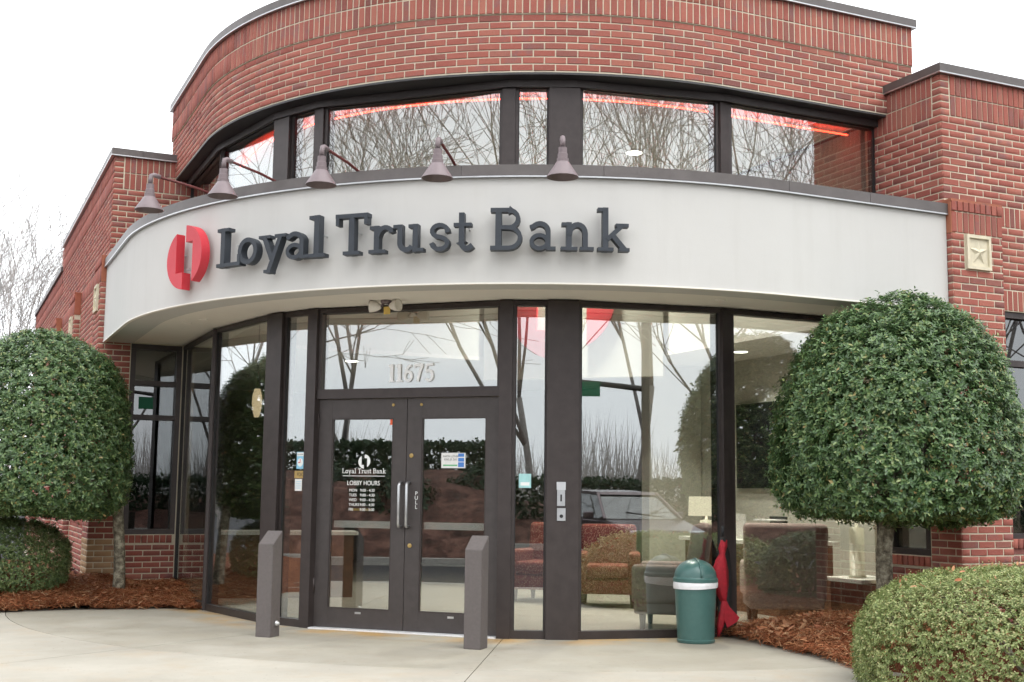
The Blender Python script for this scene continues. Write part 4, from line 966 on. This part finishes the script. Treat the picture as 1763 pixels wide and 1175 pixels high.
# domed swing lid: a half dome cut open towards the front-left
dm = MB(); nn_, mm = 28, 12
for j in range(mm+1):
    ph = rad(90*j/mm)
    for k in range(nn_): a = 2*math.pi*k/nn_; dm.v.append((.184*math.cos(ph)*math.cos(a), .184*math.cos(ph)*math.sin(a), .628+.168*math.sin(ph)))
for j in range(mm):
    for k in range(nn_): dm.f.append((j*nn_+k, j*nn_+(k+1) % nn_, (j+1)*nn_+(k+1) % nn_, (j+1)*nn_+k))
dm.build('dome_lid', 'bin_plastic', bn, True)
rim = [Vector((.187*math.cos(rad(a))*math.cos(rad(118))-.0, .187*math.cos(rad(a))*math.sin(rad(118)), .63+.171*math.sin(rad(a)))) for a in range(0, 181, 9)]
MB().tube(rim, .0085, 8).build('lid_seam', 'bin_plastic', bn, True)
lin = MB(); nl = 64
for j, (r0, z0) in enumerate(((.189, .582), (.194, .57), (.193, .53), (.1905, .51))):
    for k in range(nl):
        a = 2*math.pi*k/nl; wv = .0018*math.sin(7*a+j)+.0008*math.sin(19*a)
        zz = z0+(.014*math.sin(a*1.0+2.3)+.006*math.sin(2*a+1) if j >= 2 else 0)
        lin.v.append(((r0+wv)*math.cos(a), (r0+wv)*math.sin(a), zz))
for j in range(3):
    for k in range(nl): lin.f.append((j*nl+k, j*nl+(k+1) % nl, (j+1)*nl+(k+1) % nl, (j+1)*nl+k))
lin.build('bin_liner', 'bag_white', bn, True)
# folded umbrella leaning against the corner mullion
fu = frame(42.4, 4.07, 0); ub = PO(42.4, 4.07); um = empty('umbrella', tuple(ub), 0, 'folded red and black umbrella leaning on the corner mullion', 'umbrella')
g2 = lambda x, y, d: fu(x, y, d)-ub
MB().tube([g2(.06, .995, -.03), g2(.055, .90, -.025)], .014, 10).build('handle', 'umbrella_black', um, True)
MB().tube([g2(.055, .90, -.025), g2(-.02, .10, .02)], .005, 6).build('shaft', 'pole_metal', um)
def cloth(name, mat, rings):                              # rings: (x, z, d, rx, rd)
    mb = MB(); n = 20
    for j, (x, z, d, rx, rd_) in enumerate(rings):
        for k in range(n):
            a = 2*math.pi*k/n; f = 1+.16*math.sin(5*a+j*.5)+.12*math.sin(9*a-j)
            mb.v.append(tuple(g2(x+rx*math.cos(a)*f, z+.012*math.sin(3*a+j), d+rd_*math.sin(a)*f)))
    for j in range(len(rings)-1):
        for k in range(n): mb.f.append((j*n+k, j*n+(k+1) % n, (j+1)*n+(k+1) % n, (j+1)*n+k))
    mb.f += [tuple(range(n)), tuple((len(rings)-1)*n+k for k in range(n))]
    return mb.build(name, mat, um, True)
cloth('black_panel', 'umbrella_black', [(.05, .885, -.03, .018, .015), (.06, .75, -.03, .05, .03), (.065, .55, -.03, .07, .035), (.075, .3, -.02, .065, .03), (.03, .13, -.01, .02, .02)])
cloth('red_panel', 'umbrella_red', [(.04, .86, .01, .03, .022), (.03, .80, .012, .036, .025), (.025, .745, .014, .022, .02), (.01, .68, .016, .052, .032), (.002, .60, .018, .068, .038), (.006, .48, .02, .064, .036), (.02, .38, .02, .042, .03), (.03, .33, .018, .022, .018)])
cloth('red_fold', 'umbrella_red', [(.035, .36, .02, .02, .016), (.02, .25, .025, .032, .018), (-.01, .13, .03, .034, .018), (-.035, .03, .03, .01, .008)])
fp = MB(); P_ = [(.03, .38, .03), (.075, .28, .05), (.165, .19, .065), (.145, .155, .06), (.05, .10, .05), (.01, .2, .04)]
fp.v = [tuple(g2(*q)) for q in P_]+[tuple(g2(a, b, c-.008)) for a, b, c in P_]; n6 = 6
fp.f = [tuple(range(6)), tuple(range(11, 5, -1))]+[(i, (i+1) % 6, 6+(i+1) % 6, 6+i) for i in range(6)]
fp.build('red_flap', 'umbrella_red', um)

# ------------------------------------------------------------------ planting beds
def bed(poly, zf, name, label):
    """poly: plan outline; zf(x, y): height"""
    P = np.array(poly); lo, hi = P.min(0), P.max(0); st = .09
    xs = np.arange(lo[0], hi[0]+st, st); ys = np.arange(lo[1], hi[1]+st, st)
    gx, gy = np.meshgrid(xs, ys, indexing='ij')
    ins = inside(gx, gy, P)
    z = zf(gx, gy)+.012*np.sin(gx*9.1+gy*3)+.012*np.sin(gy*11.3-gx*4)
    V_ = np.stack([gx, gy, z], -1).reshape(-1, 3); nx, ny = gx.shape
    idx = np.arange(nx*ny).reshape(nx, ny)
    cell = (ins[:-1, :-1] & ins[1:, :-1] & ins[1:, 1:] & ins[:-1, 1:])
    F_ = np.stack([idx[:-1, :-1], idx[1:, :-1], idx[1:, 1:], idx[:-1, 1:]], -1)[cell]
    return struct(np_mesh(name, V_, F_, 'mulch_soil'))
def inside(x, y, P):
    r = np.zeros(np.shape(x), bool); n = len(P)
    for i in range(n):
        (x0, y0), (x1, y1) = P[i], P[(i+1) % n]
        c = ((y0 > y) != (y1 > y)) & (x < (x1-x0)*(y-y0)/(y1-y0+1e-12)+x0); r ^= c
    return r
BEDR = [(-.06, -3.96), (-.05, -4.2), (-.09, -4.6), (-.17, -5.3), (-.28, -5.9), (-.62, -6.5), (-1.2, -7.4), (-1.7, -8.6), (-1.6, -9.6), (-1.3, -11.2), (6, -11.2), (6, -4.85), (1.84, -4.93), (1.84, -3.96)]
BEDL = [(y, x) for x, y in BEDR]; BEDL[1:6] = [(-4.3, .26), (-4.8, .33), (-5.35, .42), (-5.95, .33), (-6.5, .0)]
def zr(x, y):
    e = np.clip((x+.22)/.9, 0, 1); w = np.clip((-4.95-y)*-1/1.0+1, 0, 1)
    return .012+.12*e
def zl(x, y): 
    e = np.clip((y-.28)/.8, 0, 1); return .012+.14*e+.08*np.clip((y-1.0)/.8, 0, 1)*np.clip((-4.4-x)/.5, 0, 1)
bed(BEDR, zr, 'bed_soil', ''); bed(BEDL, zl, 'bed_soil', '')
def edge_jitter(x, y): return .05*np.sin(x*13)+.04*np.sin(y*17+x*5)
def straw(name, poly, zf, box, n, label, seed):
    g = np.random.default_rng(seed); P = np.array(poly)
    x = g.uniform(box[0], box[1], n*3); y = g.uniform(box[2], box[3], n*3)
    k = inside(x+g.normal(0, .03, n*3), y+g.normal(0, .03, n*3), P); k &= np.hypot(x-.25, y+7.22) > 1.2; x, y = x[k][:n], y[k][:n]; n = len(x)
    z = zf(x, y)+g.uniform(.0, .05, n)+.02*np.sin(x*7)*np.sin(y*6)
    L = g.uniform(.05, .15, n); a = g.uniform(0, 2*np.pi, n); tilt = g.normal(0, .28, n); w = g.uniform(.0012, .0028, n)
    d = np.stack([np.cos(a)*np.cos(tilt), np.sin(a)*np.cos(tilt), np.sin(tilt)], -1); s_ = np.stack([-np.sin(a), np.cos(a), g.normal(0, .5, n)], -1)
    c = np.stack([x, y, z], -1); bend = np.stack([np.zeros(n), np.zeros(n), g.uniform(.0, .02, n)], -1)
    p0 = c-d*L[:, None]/2; p1 = c+bend; p2 = c+d*L[:, None]/2; ww = s_*w[:, None]
    V_ = np.stack([p0-ww, p0+ww, p1-ww, p1+ww, p2-ww, p2+ww], 1).reshape(-1, 3); b = 6*np.arange(n)[:, None]
    F_ = np.concatenate([b+np.array([0, 1, 3, 2]), b+np.array([2, 3, 5, 4])])
    V_[:, 2] = np.maximum(V_[:, 2], .004)
    return tag(np_mesh(name, V_, F_, 'straw'), label, 'mulch', None, 'stuff')
straw('pine_straw', BEDR, zr, (-.35, 1.9, -6.9, -3.9), 42000, 'rust brown pine straw under the right topiary tree', 3)
straw('pine_straw', BEDL, zl, (-6.9, -3.9, .0, 1.95), 42000, 'rust brown pine straw under the left topiary tree', 4)

def leaf_mesh(name, C, Nn, L, Wd, mat, parent=None, seed=1, spread=.9, T=None):
    """C (n,3) centres, Nn (n,3) outward directions, L lengths; pointed six-sided leaves, slightly folded"""
    g = np.random.default_rng(seed); n = len(C)
    nn_ = Nn+g.normal(0, spread*.5, (n, 3)); nn_ /= np.linalg.norm(nn_, axis=1)[:, None]+1e-9
    t = g.normal(0, 1, (n, 3)) if T is None else T+g.normal(0, .12, (n, 3)); t -= (t*nn_).sum(1)[:, None]*nn_; t /= np.linalg.norm(t, axis=1)[:, None]+1e-9
    s_ = np.cross(nn_, t); L = L[:, None]; W2 = L*Wd/2; f = nn_*L*.08
    P = [C-t*L/2, C-t*L*.18+s_*W2+f, C+t*L*.22+s_*W2*.85+f, C+t*L/2, C+t*L*.22-s_*W2*.85+f, C-t*L*.18-s_*W2+f]
    V_ = np.stack(P, 1).reshape(-1, 3); b = 6*np.arange(n)[:, None]
    F_ = np.concatenate([b+np.array([0, 1, 2, 3]), b+np.array([0, 3, 4, 5])])
    return np_mesh(name, V_, F_, mat, parent)
def lump(d, seed, amp):
    g = np.random.default_rng(seed); r = np.zeros(len(d))
    for k in range(9):
        v = g.normal(0, 1, 3)*(2.2+1.1*k); r += np.sin(d@v+g.uniform(0, 6.28))/(1+.5*k)
    return amp*r/2.2
def profile_crown(n, prof, seed, amp=.06, depth=.22):
    """random points in the outer shell of a body of revolution r(z) given as [(z, r)...]"""
    g = np.random.default_rng(seed); pz = np.array([p[0] for p in prof]); pr = np.array([p[1] for p in prof])
    seg = np.hypot(np.diff(pz), np.diff(pr))*(pr[1:]+pr[:-1]); cum = np.concatenate([[0], np.cumsum(seg)])/seg.sum()
    u = g.uniform(0, 1, n); k = np.clip(np.searchsorted(cum, u)-1, 0, len(seg)-1); t = (u-cum[k])/(cum[k+1]-cum[k]+1e-9)
    z = pz[k]+t*(pz[k+1]-pz[k]); r = pr[k]+t*(pr[k+1]-pr[k]); a = g.uniform(0, 2*np.pi, n)
    dz, dr = pz[k+1]-pz[k], pr[k+1]-pr[k]; ln = np.hypot(dz, dr); nr, nz = dz/ln, -dr/ln
    Nn = np.stack([nr*np.cos(a), nr*np.sin(a), nz], -1); P = np.stack([r*np.cos(a), r*np.sin(a), z], -1)
    q = g.uniform(0, 1, n)**1.8*depth
    P = P+Nn*(lump(P, seed+5, amp)-q)[:, None]
    return P, Nn, q
def sprigs(n, prof, seed, amp, depth, slen, per, gap=-.95, offs=.0):
    """leafy shoots: short twigs in the outer shell, each carrying leaves that splay around its tip"""
    P, Nn, q = profile_crown(n, prof, seed, amp, depth); g = np.random.default_rng(seed+3)
    hole = lump(P*1.9, seed+9, 1.0); k = (hole > gap) | (q > depth*.6); P, Nn, q = P[k], Nn[k], q[k]; n = len(P)
    D = Nn+np.array([0, 0, .2])+g.normal(0, .38, (n, 3)); D /= np.linalg.norm(D, axis=1)[:, None]
    ln = slen*g.uniform(.5, 1.25, n)*np.where(g.uniform(0, 1, n) > .94, 1.7, 1)
    u = np.tile(np.linspace(.15, 1, per), n); idx = np.repeat(np.arange(n), per); m = n*per
    ph = g.uniform(0, 6.28, n)[idx]+np.tile(np.arange(per)*2.4, n)
    a = np.cross(D, np.array([.31, .17, .93])); a /= np.linalg.norm(a, axis=1)[:, None]; b = np.cross(D, a)
    rad_ = a[idx]*np.cos(ph)[:, None]+b[idx]*np.sin(ph)[:, None]
    tilt = (1.42-.42*u)[:, None]
    T = D[idx]*np.cos(tilt)+rad_*np.sin(tilt)
    base = P[idx]+D[idx]*(ln[idx]*u-slen*.45+offs)[:, None]
    N2 = D[idx]*np.sin(tilt)-rad_*np.cos(tilt)+Nn[idx]*.4+np.array([0, 0, .3])
    return base, T, N2, g
def topiary(loc, prof, off, n, leafL, label, seed, trunk, limbs, clip=None):
    t = empty('topiary_tree', loc, 0, label, 'tree', 'clipped topiary trees by the entrance')
    base, T, N2, g = sprigs(n, prof, seed, .058, .13, .06, 9, -.72)
    L = g.uniform(.65, 1.25, len(base))*leafL; C_ = base+T*(L/2)[:, None]; C_[:, 0] += off[0]; C_[:, 1] += off[1]
    if clip is not None:
        k = clip(C_+np.array(loc)); C_, T, N2, L = C_[k], T[k], N2[k], L[k]
    tag(leaf_mesh('crown', C_, N2, L, .42, 'topiary_leaf', t, seed+2, .35, T), kind='stuff')
    MB().tube(trunk[0], trunk[1], 12).build('trunk', 'mottled_bark', t, True)
    for pts, rs in limbs: MB().tube(pts, rs, 7).build('limb', 'mottled_bark', t, True)
    return t
RPR = [(1.06, .05), (1.02, .35), (1.02, .7), (1.10, .95), (1.28, 1.06), (1.55, 1.09), (1.85, 1.06), (2.15, 1.0), (2.42, .89), (2.64, .74), (2.79, .57), (2.87, .38), (2.91, .18), (2.92, .04)]
def limbs_for(c, z0, z1, r, n, seed):
    g = random.Random(seed); out = []
    for k in range(n):
        a = 6.283*k/n+g.uniform(-.4, .4); rr_ = r*g.uniform(.45, .8); zz = z0+(z1-z0)*g.uniform(.35, .9)
        out.append(([c, (c[0]*.5+rr_*.4*math.cos(a), c[1]*.5+rr_*.4*math.sin(a), (c[2]+zz)/2-.05), (rr_*math.cos(a), rr_*math.sin(a), zz)], [.04, .028, .008]))
    return out
topiary((.92, -5.17, .1), [(1.276+(max(z, 1.04+(z-1.0)*.5)-1.276)*.985-.05, r*.955) for z, r in RPR], (0, 0), 14500, .040, 'large dome topiary tree in the right bed before the canopy end', 21,
        ([(-.12, .10, -.1), (-.11, .09, .25), (-.12, .08, .7), (-.08, .05, 1.1), (-.02, .02, 1.5)], [.085, .074, .068, .066, .05]), limbs_for((-.08, .05, 1.1), 1.1, 2.6, 1.0, 9, 4),
        lambda W: ~(((W[:, 1] > -5.0) & (W[:, 0] > 1.79)) | ((W[:, 1] > -4.93) & (W[:, 2] > 2.96))))
LPR = [(1.04, .05), (1.0, .35), (1.0, .68), (1.08, .86), (1.25, .97), (1.55, 1.0), (1.9, .97), (2.2, .91), (2.46, .80), (2.66, .66), (2.80, .48), (2.87, .3), (2.905, .12), (2.91, .03)]
topiary((-4.69, .92, .14), [(z-.13, r*.96) for z, r in LPR], (-.86, -.03), 12000, .040, 'dome topiary tree at the left wing corner', 31,
        ([(0, .02, -.1), (.0, .01, .2), (-.02, .0, .55), (-.06, .0, .95), (-.3, 0, 1.35)], [.075, .064, .06, .058, .04]),
        [([(-.83+a*.0, 0, .0), (0, 0, 0), (0, 0, .01)], [.001, .001, .001]) for a in ()]+[([(-.06, 0, .9), (-.45, .1, 1.2), (-1.1, .25, 1.7)], [.04, .03, .01]), ([(-.06, 0, .95), (-.5, -.15, 1.4), (-.8, -.3, 2.1)], [.04, .03, .01]), ([(-.3, 0, 1.35), (-.6, .1, 1.8), (-.75, .1, 2.4)], [.035, .025, .01])],
        lambda W: ~(((W[:, 0] > -4.97) & (W[:, 1] > 1.80)) | (W[:, 0] > -4.60)))
def shrub(loc, prof, n, leafL, mat, label, seed, scale=(1, 1), amp=.03, group='clipped shrubs in the beds', stems=True):
    t = empty('clipped_shrub', loc, 0, label, 'shrub', group)
    per = 7
    base, T, N2, g = sprigs(max(40, n//per), prof, seed, amp, .055, leafL*1.9, per, -.85)
    L = g.uniform(.65, 1.3, len(base))*leafL; C_ = base+T*(L/2)[:, None]; C_[:, 0] *= scale[0]; C_[:, 1] *= scale[1]
    tag(leaf_mesh('foliage', C_, N2, L, .5, mat, t, seed, .5, T), kind='stuff')
    zc = max(p[0] for p in prof)
    for k in range(7):
        a = 6.283*k/7; R_ = max(p[1] for p in prof)*.6
        MB().tube([(.04*math.cos(a), .04*math.sin(a), -.06), (R_*.5*math.cos(a), R_*.5*math.sin(a), zc*.45), (R_*math.cos(a)*scale[0], R_*math.sin(a)*scale[1], zc*.8)], [.014, .01, .004], 5).build('stem', 'mottled_bark', t)
    return t
shrub((.25, -7.22, .05), [(-.04, 1.16), (.12, 1.17), (.32, 1.16), (.5, 1.07), (.62, .9), (.70, .65), (.745, .33), (.755, .03)], 130000, .0185, 'clipped_leaf', 'wide pale clipped shrub in the right foreground with fallen leaves', 41, (1.05, 1.0), .04)
for q_, (x_, y_) in enumerate(((1.5, -9.0), (.2, -9.7), (2.9, -8.2), (1.6, -10.4), (3.4, -9.8))):
    shrub((x_, y_, .06), [(-.04, .8), (.15, .86), (.4, .8), (.56, .55), (.62, .25), (.63, .03)], 9000, .045, 'clipped_leaf', 'clipped shrub in the right bed beyond the picture edge', 140+q_, (1, 1), .03, 'shrubs of the right bed outside the picture')
shrub((-5.86, 1.28, .12), [(.0, .5), (.12, .64), (.35, .70), (.55, .66), (.7, .5), (.78, .3), (.80, .04)], 42000, .024, 'shrub_leaf', 'round dark green shrub below the left topiary tree', 51, (1, .85), .025)
shrub((2.45, -5.75, .08), [(.0, .5), (.2, .62), (.5, .6), (.68, .45), (.76, .24), (.78, .03)], 16000, .03, 'shrub_leaf', 'low dark hedge shrub against the right brick pier', 61, (1.1, .6), .025)
def litter(name, pts, mat, L, label, seed):
    g = np.random.default_rng(seed); C_ = np.array(pts); Nn = np.tile([0, 0, 1.0], (len(C_), 1))+g.normal(0, .45, (len(C_), 3))
    return tag(leaf_mesh(name, C_, Nn, g.uniform(.6, 1.3, len(C_))*L, .42, mat, None, seed, .8), label, 'leaves', None, 'stuff')
g = np.random.default_rng(77)
a = g.uniform(0, 6.28, 85); r_ = np.sqrt(g.uniform(0, 1, 85))*1.0
pz = np.interp(r_, [0, .33, .65, .9, 1.08], [.755, .745, .70, .62, .5])
litter('fallen_leaves', np.stack([.25+1.05*r_*np.cos(a), -7.25+r_*np.sin(a), .05+pz+.022], -1), 'dry_leaf', .046, 'dry orange leaves lying on the foreground shrub', 5)
x = g.uniform(-.12, 1.4, 260); y = -4.0-np.abs(g.normal(0, .55, 260)); k = inside(x, y, np.array(BEDR)); litter('fallen_leaves', np.stack([x[k], y[k], zr(x[k], y[k])+.055], -1), 'dry_leaf', .075, 'pale curled leaves on the straw of the right bed', 6)
x = g.uniform(-6.3, -4, 50); y = g.uniform(.3, 1.3, 50); k = inside(x, y, np.array(BEDL)); litter('fallen_leaves', np.stack([x[k], y[k], zl(x[k], y[k])+.05], -1), 'dry_leaf', .05, 'scattered dry leaves on the straw of the left bed', 8)

# ------------------------------------------------------------------ the street side, mirrored in the glass
def terrain_bank(name, a0, a1, R0, R1, h, seed):
    n, mrad = 70, 22; V_ = []; F_ = []
    for i in range(n+1):
        a = a0+(a1-a0)*i/n; ed = min(1, i/8, (n-i)/8)
        for j in range(mrad+1):
            t = j/mrad; rr_ = R0+(R1-R0)*t; z = -.15+ed*(.14*min(1, t*20)+h*(1-(1-min(1, t*1.8))**2)+.08*math.sin(i*.9+j)+.06*math.sin(i*.37+j*2.1))*(1 if t > 0 else 0)
            V_.append(tuple(PO(a, rr_, z)))
    for i in range(n):
        for j in range(mrad): b = i*(mrad+1)+j; F_.append((b, b+1, b+mrad+2, b+mrad+1))
    return struct(np_mesh(name, np.array(V_), np.array(F_), 'bank_mulch'))
terrain_bank('mulch_bank', -75, 4, 16.2, 27, 1.7, 1)
terrain_bank('mulch_bank', 2, 100, 24, 36, .9, 2)
sector(16.0, 16.2, -75, 4, -.15, 0, 0, 40).build('kerb', 'kerb_concrete', pav)
sector(23.8, 24, 2, 100, -.15, 0, 0, 40).build('kerb', 'kerb_concrete', pav)
g = random.Random(5)
SHR = [(-62, 18), (-52, 20), (-44, 18.4), (-37, 20.5), (-31, 18.2), (-26, 21), (-21, 18.8), (-15, 20.4), (-9, 18.3), (-2, 21)]
for i, (a, R_) in enumerate(SHR):
    z = .55+.12*(R_-18)
    shrub(tuple(PO(a, R_, z)), [(-.1, .6), (.2, .8), (.6, .75), (.9, .5), (1.0, .05)], 2600, .13, 'hedge_leaf', 'dark rounded shrub on the mulch bank across the drive', 100+i, (1.2, 1), .06, 'shrubs on the bank across the drive')
def hedge(name, a0, a1, R_, h, w, z, label, seed):
    g = np.random.default_rng(seed); n = 30000; a = g.uniform(a0, a1, n); side = g.uniform(0, 1, n)
    dr = np.where(side < .5, -w, np.where(side < .75, w, g.uniform(-w, w, n))); zz = np.where(side < .75, g.uniform(0, h, n), h)
    ar = np.radians(a); rr_ = R_+dr+g.normal(0, .06, n); s_ = rr_*np.sin(ar); r__ = rr_*np.cos(ar)
    P = np.stack([(s_-r__)*S2, -(s_+r__)*S2, z+zz+g.normal(0, .06, n)], -1); Nn = g.normal(0, 1, (n, 3))
    hd = empty(name, tuple(PO((a0+a1)/2, R_, z)), 0, label, 'hedge'); o = leaf_mesh('foliage', P-np.array(hd.location), Nn, g.uniform(.1, .2, n), .5, 'hedge_leaf', hd, seed, 1); tag(o, kind='stuff')
hedge('hedge', 6, 96, 27, 1.35, .7, .2, 'long dark clipped hedge across the car park', 3)
hedge('hedge', -74, -10, 25.5, 1.2, .7, 1.3, 'long dark hedge along the top of the mulch bank', 4)

def bare_tree(name, seed, H, mat, spread=.55, depth=6, r0=None, split=3):
    g = random.Random(seed); mb = MB(); paths = []
    def grow(p, d, L, r, lev):
        n = 3; pts = [p]; rs = [r]
        for i in range(n):
            d = (d+Vector((g.gauss(0, .10), g.gauss(0, .10), g.gauss(.03, .05)))).normalized(); p = p+d*L/n; pts.append(p); rs.append(r*(1-.32*(i+1)/n))
        paths.append((pts, rs, lev))
        if lev >= depth or r < .003: return
        k = split if lev < 3 else (3 if g.random() < .85 else 2)
        for j in range(k):
            az = g.uniform(0, 6.283); tl = g.uniform(.35, 1.0)*spread*(1.25 if lev == 0 else 1)
            o1 = d.orthogonal().normalized(); o2 = d.cross(o1)
            nd = (d*math.cos(tl)+(o1*math.cos(az)+o2*math.sin(az))*math.sin(tl)).normalized()
            q = pts[-1] if j < 2 else pts[2]
            grow(q, nd, (L*1.55 if lev == 0 else L)*g.uniform(.62, .86), rs[-1]*g.uniform(.52, .78), lev+1)
    grow(Vector((0, 0, -.3)), Vector((0, 0, 1)), H*.16, r0 or H*.0115, 0)
    return paths
def tree_obj(loc, rz, src, label, group, mat):
    t = empty('bare_tree', loc, rz, label, 'tree', group)
    a = link('trunk', src[0], mat, t); b = link('crown', src[1], mat, t); return t
def tree_meshes(seed, H, spread, depth, r0=None, split=3):
    paths = bare_tree('t', seed, H, None, spread, depth, r0, split); tk, cr = MB(), MB()
    for pts, rs, lev in paths:
        (tk if lev <= 1 else cr).tube(pts, [max(r, .0075) for r in rs], 8 if lev <= 1 else (5 if lev < 4 else 3), lev <= 1)
    a = tk.mesh('trunk', True, False); b = cr.mesh('crown', False, False); return a, b
def mats(src, mat):
    out = []
    for me in src: c = me.copy(); c.materials.clear(); c.materials.append(M[mat]); out.append(c)
    return out
T1 = tree_meshes(11, 21, .62, 7, .115, 4); T2 = tree_meshes(23, 22, .52, 7, .115, 4); T3 = tree_meshes(37, 20, .76, 7, .115, 4)
D1, D2, D3 = mats(T1, 'winter_bark'), mats(T2, 'winter_bark'), mats(T3, 'winter_bark')
P1, P2 = mats(T1, 'winter_bark'), mats(T2, 'winter_bark')
spots = [(-31, 30, D3), (-26.5, 33, D1), (-14.5, 32, D2), (-38, 33, D1), (-46, 30, D2), (-56, 33, D3), (-9, 33, D1), (-2, 30, D2), (5, 33, D3), (12, 30, D1), (19, 33, D2), (26, 31, D1), (33, 34, D2), (39, 31, D3), (45, 34, D1), (51, 31, D2), (57, 34, D1), (63, 31, D3), (69, 33, D2), (75, 30, D1), (81, 33, D2), (87, 30, D3), (94, 33, D1), (-70, 33, D2), (-84, 36, D1), (-96, 34, D3), (103, 34, D2)]
for i, (a, R_, src) in enumerate(spots):
    bz = -.15
    t = tree_obj(tuple(PO(a, R_, bz)), i*1.7, src, 'bare winter tree across the drive, mirrored in the windows', 'bare trees across the drive', None); t.scale = (1.15+.1*(i % 3), 1.15+.1*(i % 3), 1.3+.08*(i % 4))
# pale trees behind the left wing
wl = [((-4.9, 33, -.15), .3, P1, .85), ((-4.2, 39, -.15), 2.0, P2, .9), ((-5.6, 30, -.15), 4.0, P2, .75), ((-6.0, 41, -.15), 5.1, P1, 1.0), ((-3.6, 46, -.15), 1.1, P2, 1.0), ((-5.2, 50, -.15), 3.3, P1, 1.1)]
wlab = ['tallest', 'second', 'third', 'fourth', 'fifth', 'sixth']
for i, (loc, rz, src, sc_) in enumerate(wl):
    t = tree_obj(loc, rz, src, 'pale bare winter tree beyond the left brick wing', 'bare trees beyond the left wing', None); t.scale = (sc_,)*3
MB()
# far woodland ring: a grey-brown thicket of stems, one mass
g = np.random.default_rng(91); n = 26000
ar = np.radians(g.uniform(-115, 115, n)); R_ = g.uniform(56, 74, n); h_ = g.uniform(.5, 1, n)**1.5*6.5*(.7+.3*np.sin(ar*9)*np.sin(ar*23)); s_ = R_*np.sin(ar); r__ = R_*np.cos(ar)
B = np.stack([(s_-r__)*S2, -(s_+r__)*S2, np.full(n, -.2)], -1); lean = np.stack([g.normal(0, .9, n), g.normal(0, .9, n), h_], -1); w_ = g.uniform(.015, .05, n)[:, None]
E1 = np.stack([np.cos(ar+.785), np.sin(ar+.785), np.zeros(n)], -1)*w_; E2 = np.stack([-np.sin(ar+.785), np.cos(ar+.785), np.zeros(n)], -1)*w_
V_ = np.stack([B+E1, B-E1*.5+E2, B-E1*.5-E2, B+lean], 1).reshape(-1, 3); b = 4*np.arange(n)[:, None]
tag(np_mesh('far_woodland', V_, np.concatenate([b+np.array([0, 1, 3]), b+np.array([1, 2, 3]), b+np.array([2, 0, 3])]), 'winter_bark'), 'grey brown leafless woodland far across the road', 'woodland', None, 'stuff')
hedge('hedge', -110, 110, 55, 2.2, 1.2, -.2, 'long dark evergreen thicket before the far woodland', 9)
# parked car seen in the right pane
def car(loc, rz):
    c = empty('parked_car', loc, rz, 'dark maroon car parked nose in across the pavement', 'car')      # front towards -y
    W_ = .88
    side = [(-2.2, .32), (-2.24, .55), (-2.15, .74), (-1.2, .93), (1.75, .98), (2.15, .92), (2.25, .6), (2.2, .3)]
    cab = [(-1.15, .94), (-.45, 1.42), (.9, 1.46), (1.6, 1.3), (1.95, .98)]
    bd = MB()
    def ext(mb, prof, ws):
        n = len(prof); b = len(mb.v)
        for sgn in (-1, 1):
            for (y, z), w in zip(prof, ws): mb.v.append((sgn*w, y, z))
        mb.f += [tuple(b+i for i in range(n)), tuple(b+n+i for i in reversed(range(n)))]+[(b+i, b+n+i, b+n+(i+1) % n, b+(i+1) % n) for i in range(n)]
    ext(bd, side, [.74, .80, .82, W_, W_, .84, .8, .76]); o = bd.build('body', 'car_paint', c)
    bm = bmesh.new(); bm.from_mesh(o.data); bmesh.ops.bevel(bm, geom=bm.edges[:], offset=.05, segments=3, affect='EDGES'); bm.to_mesh(o.data); bm.free(); smooth_sharp(o, 40)
    cb = MB(); ext(cb, cab, [.82, .62, .62, .66, .8]); o = cb.build('cabin_glass', 'car_glass', c)
    rf = MB(); ext(rf, [(-.52, 1.40), (-.4, 1.455), (.9, 1.495), (1.5, 1.36), (1.45, 1.34), (.9, 1.44)], [.65]*6); rf.build('roof', 'car_paint', c)
    for sx in (-1, 1):
        MB().tube([(sx*.83, -1.18, .93), (sx*.64, -.45, 1.43)], .035, 6).build('pillar', 'car_paint', c)
        rbox('headlight', 'headlamp', c, (.34, .12, .14), (sx*.6, -2.17, .68), .04)
        rbox('mirror', 'car_paint', c, (.2, .1, .14), (sx*.98, -.75, 1.0), .03)
        for yy in (-1.38, 1.38):
            wv = MB().lathe([(.2, -.1), (.31, -.1), (.325, -.06), (.325, .06), (.31, .1), (.2, .1)], 24, (0, 0, 0), lambda x, y, z: Vector((z, x, y))).build('wheel', 'tyre', c, True); wv.location = (sx*.8, yy, .325)
            rm = MB().lathe([(.02, -.09), (.2, -.08), (.2, .08), (.02, .09)], 16, (0, 0, 0), lambda x, y, z: Vector((z, x, y))).build('rim', 'bright_aluminium', wv)
    rbox('grille', 'gasket', c, (.8, .06, .14), (0, -2.2, .56), .02); rbox('bumper', 'car_paint', c, (1.6, .16, .16), (0, -2.2, .38), .05)
    MB().tube([(-.5, -1.1, .975), (.3, -.98, 1.07)], .008, 5).build('wiper', 'gasket', c)
car((1.0, -17.6, -.15), rad(163))
# street corner sign mast
pm = empty('signal_mast', tuple(PO(52, 30, -.15)), 0, 'dark mast with arm and green street name sign beyond the hedge', 'signal mast')
MB().lathe([(.16, 0), (.12, 7.5)], 14).build('pole', 'pole_metal', pm)
ax_ = PO(142, 1)
MB().tube([Vector((0, 0, 4.6)), ax_*-6+Vector((0, 0, 5.2))], [.09, .05], 10).build('arm', 'pole_metal', pm)
fg = lambda x, y, d: ax_*x+Vector((0, 0, y))+PO(52, 1)*d
MB().box(-3.6, -1.4, 4.35, 4.8, -.12, -.1, fg).build('street_sign', 'sign_green', pm)
MB().box(-5.4, -5.1, 4.2, 5.2, -.2, .1, fg).build('signal_head', 'gasket', pm)
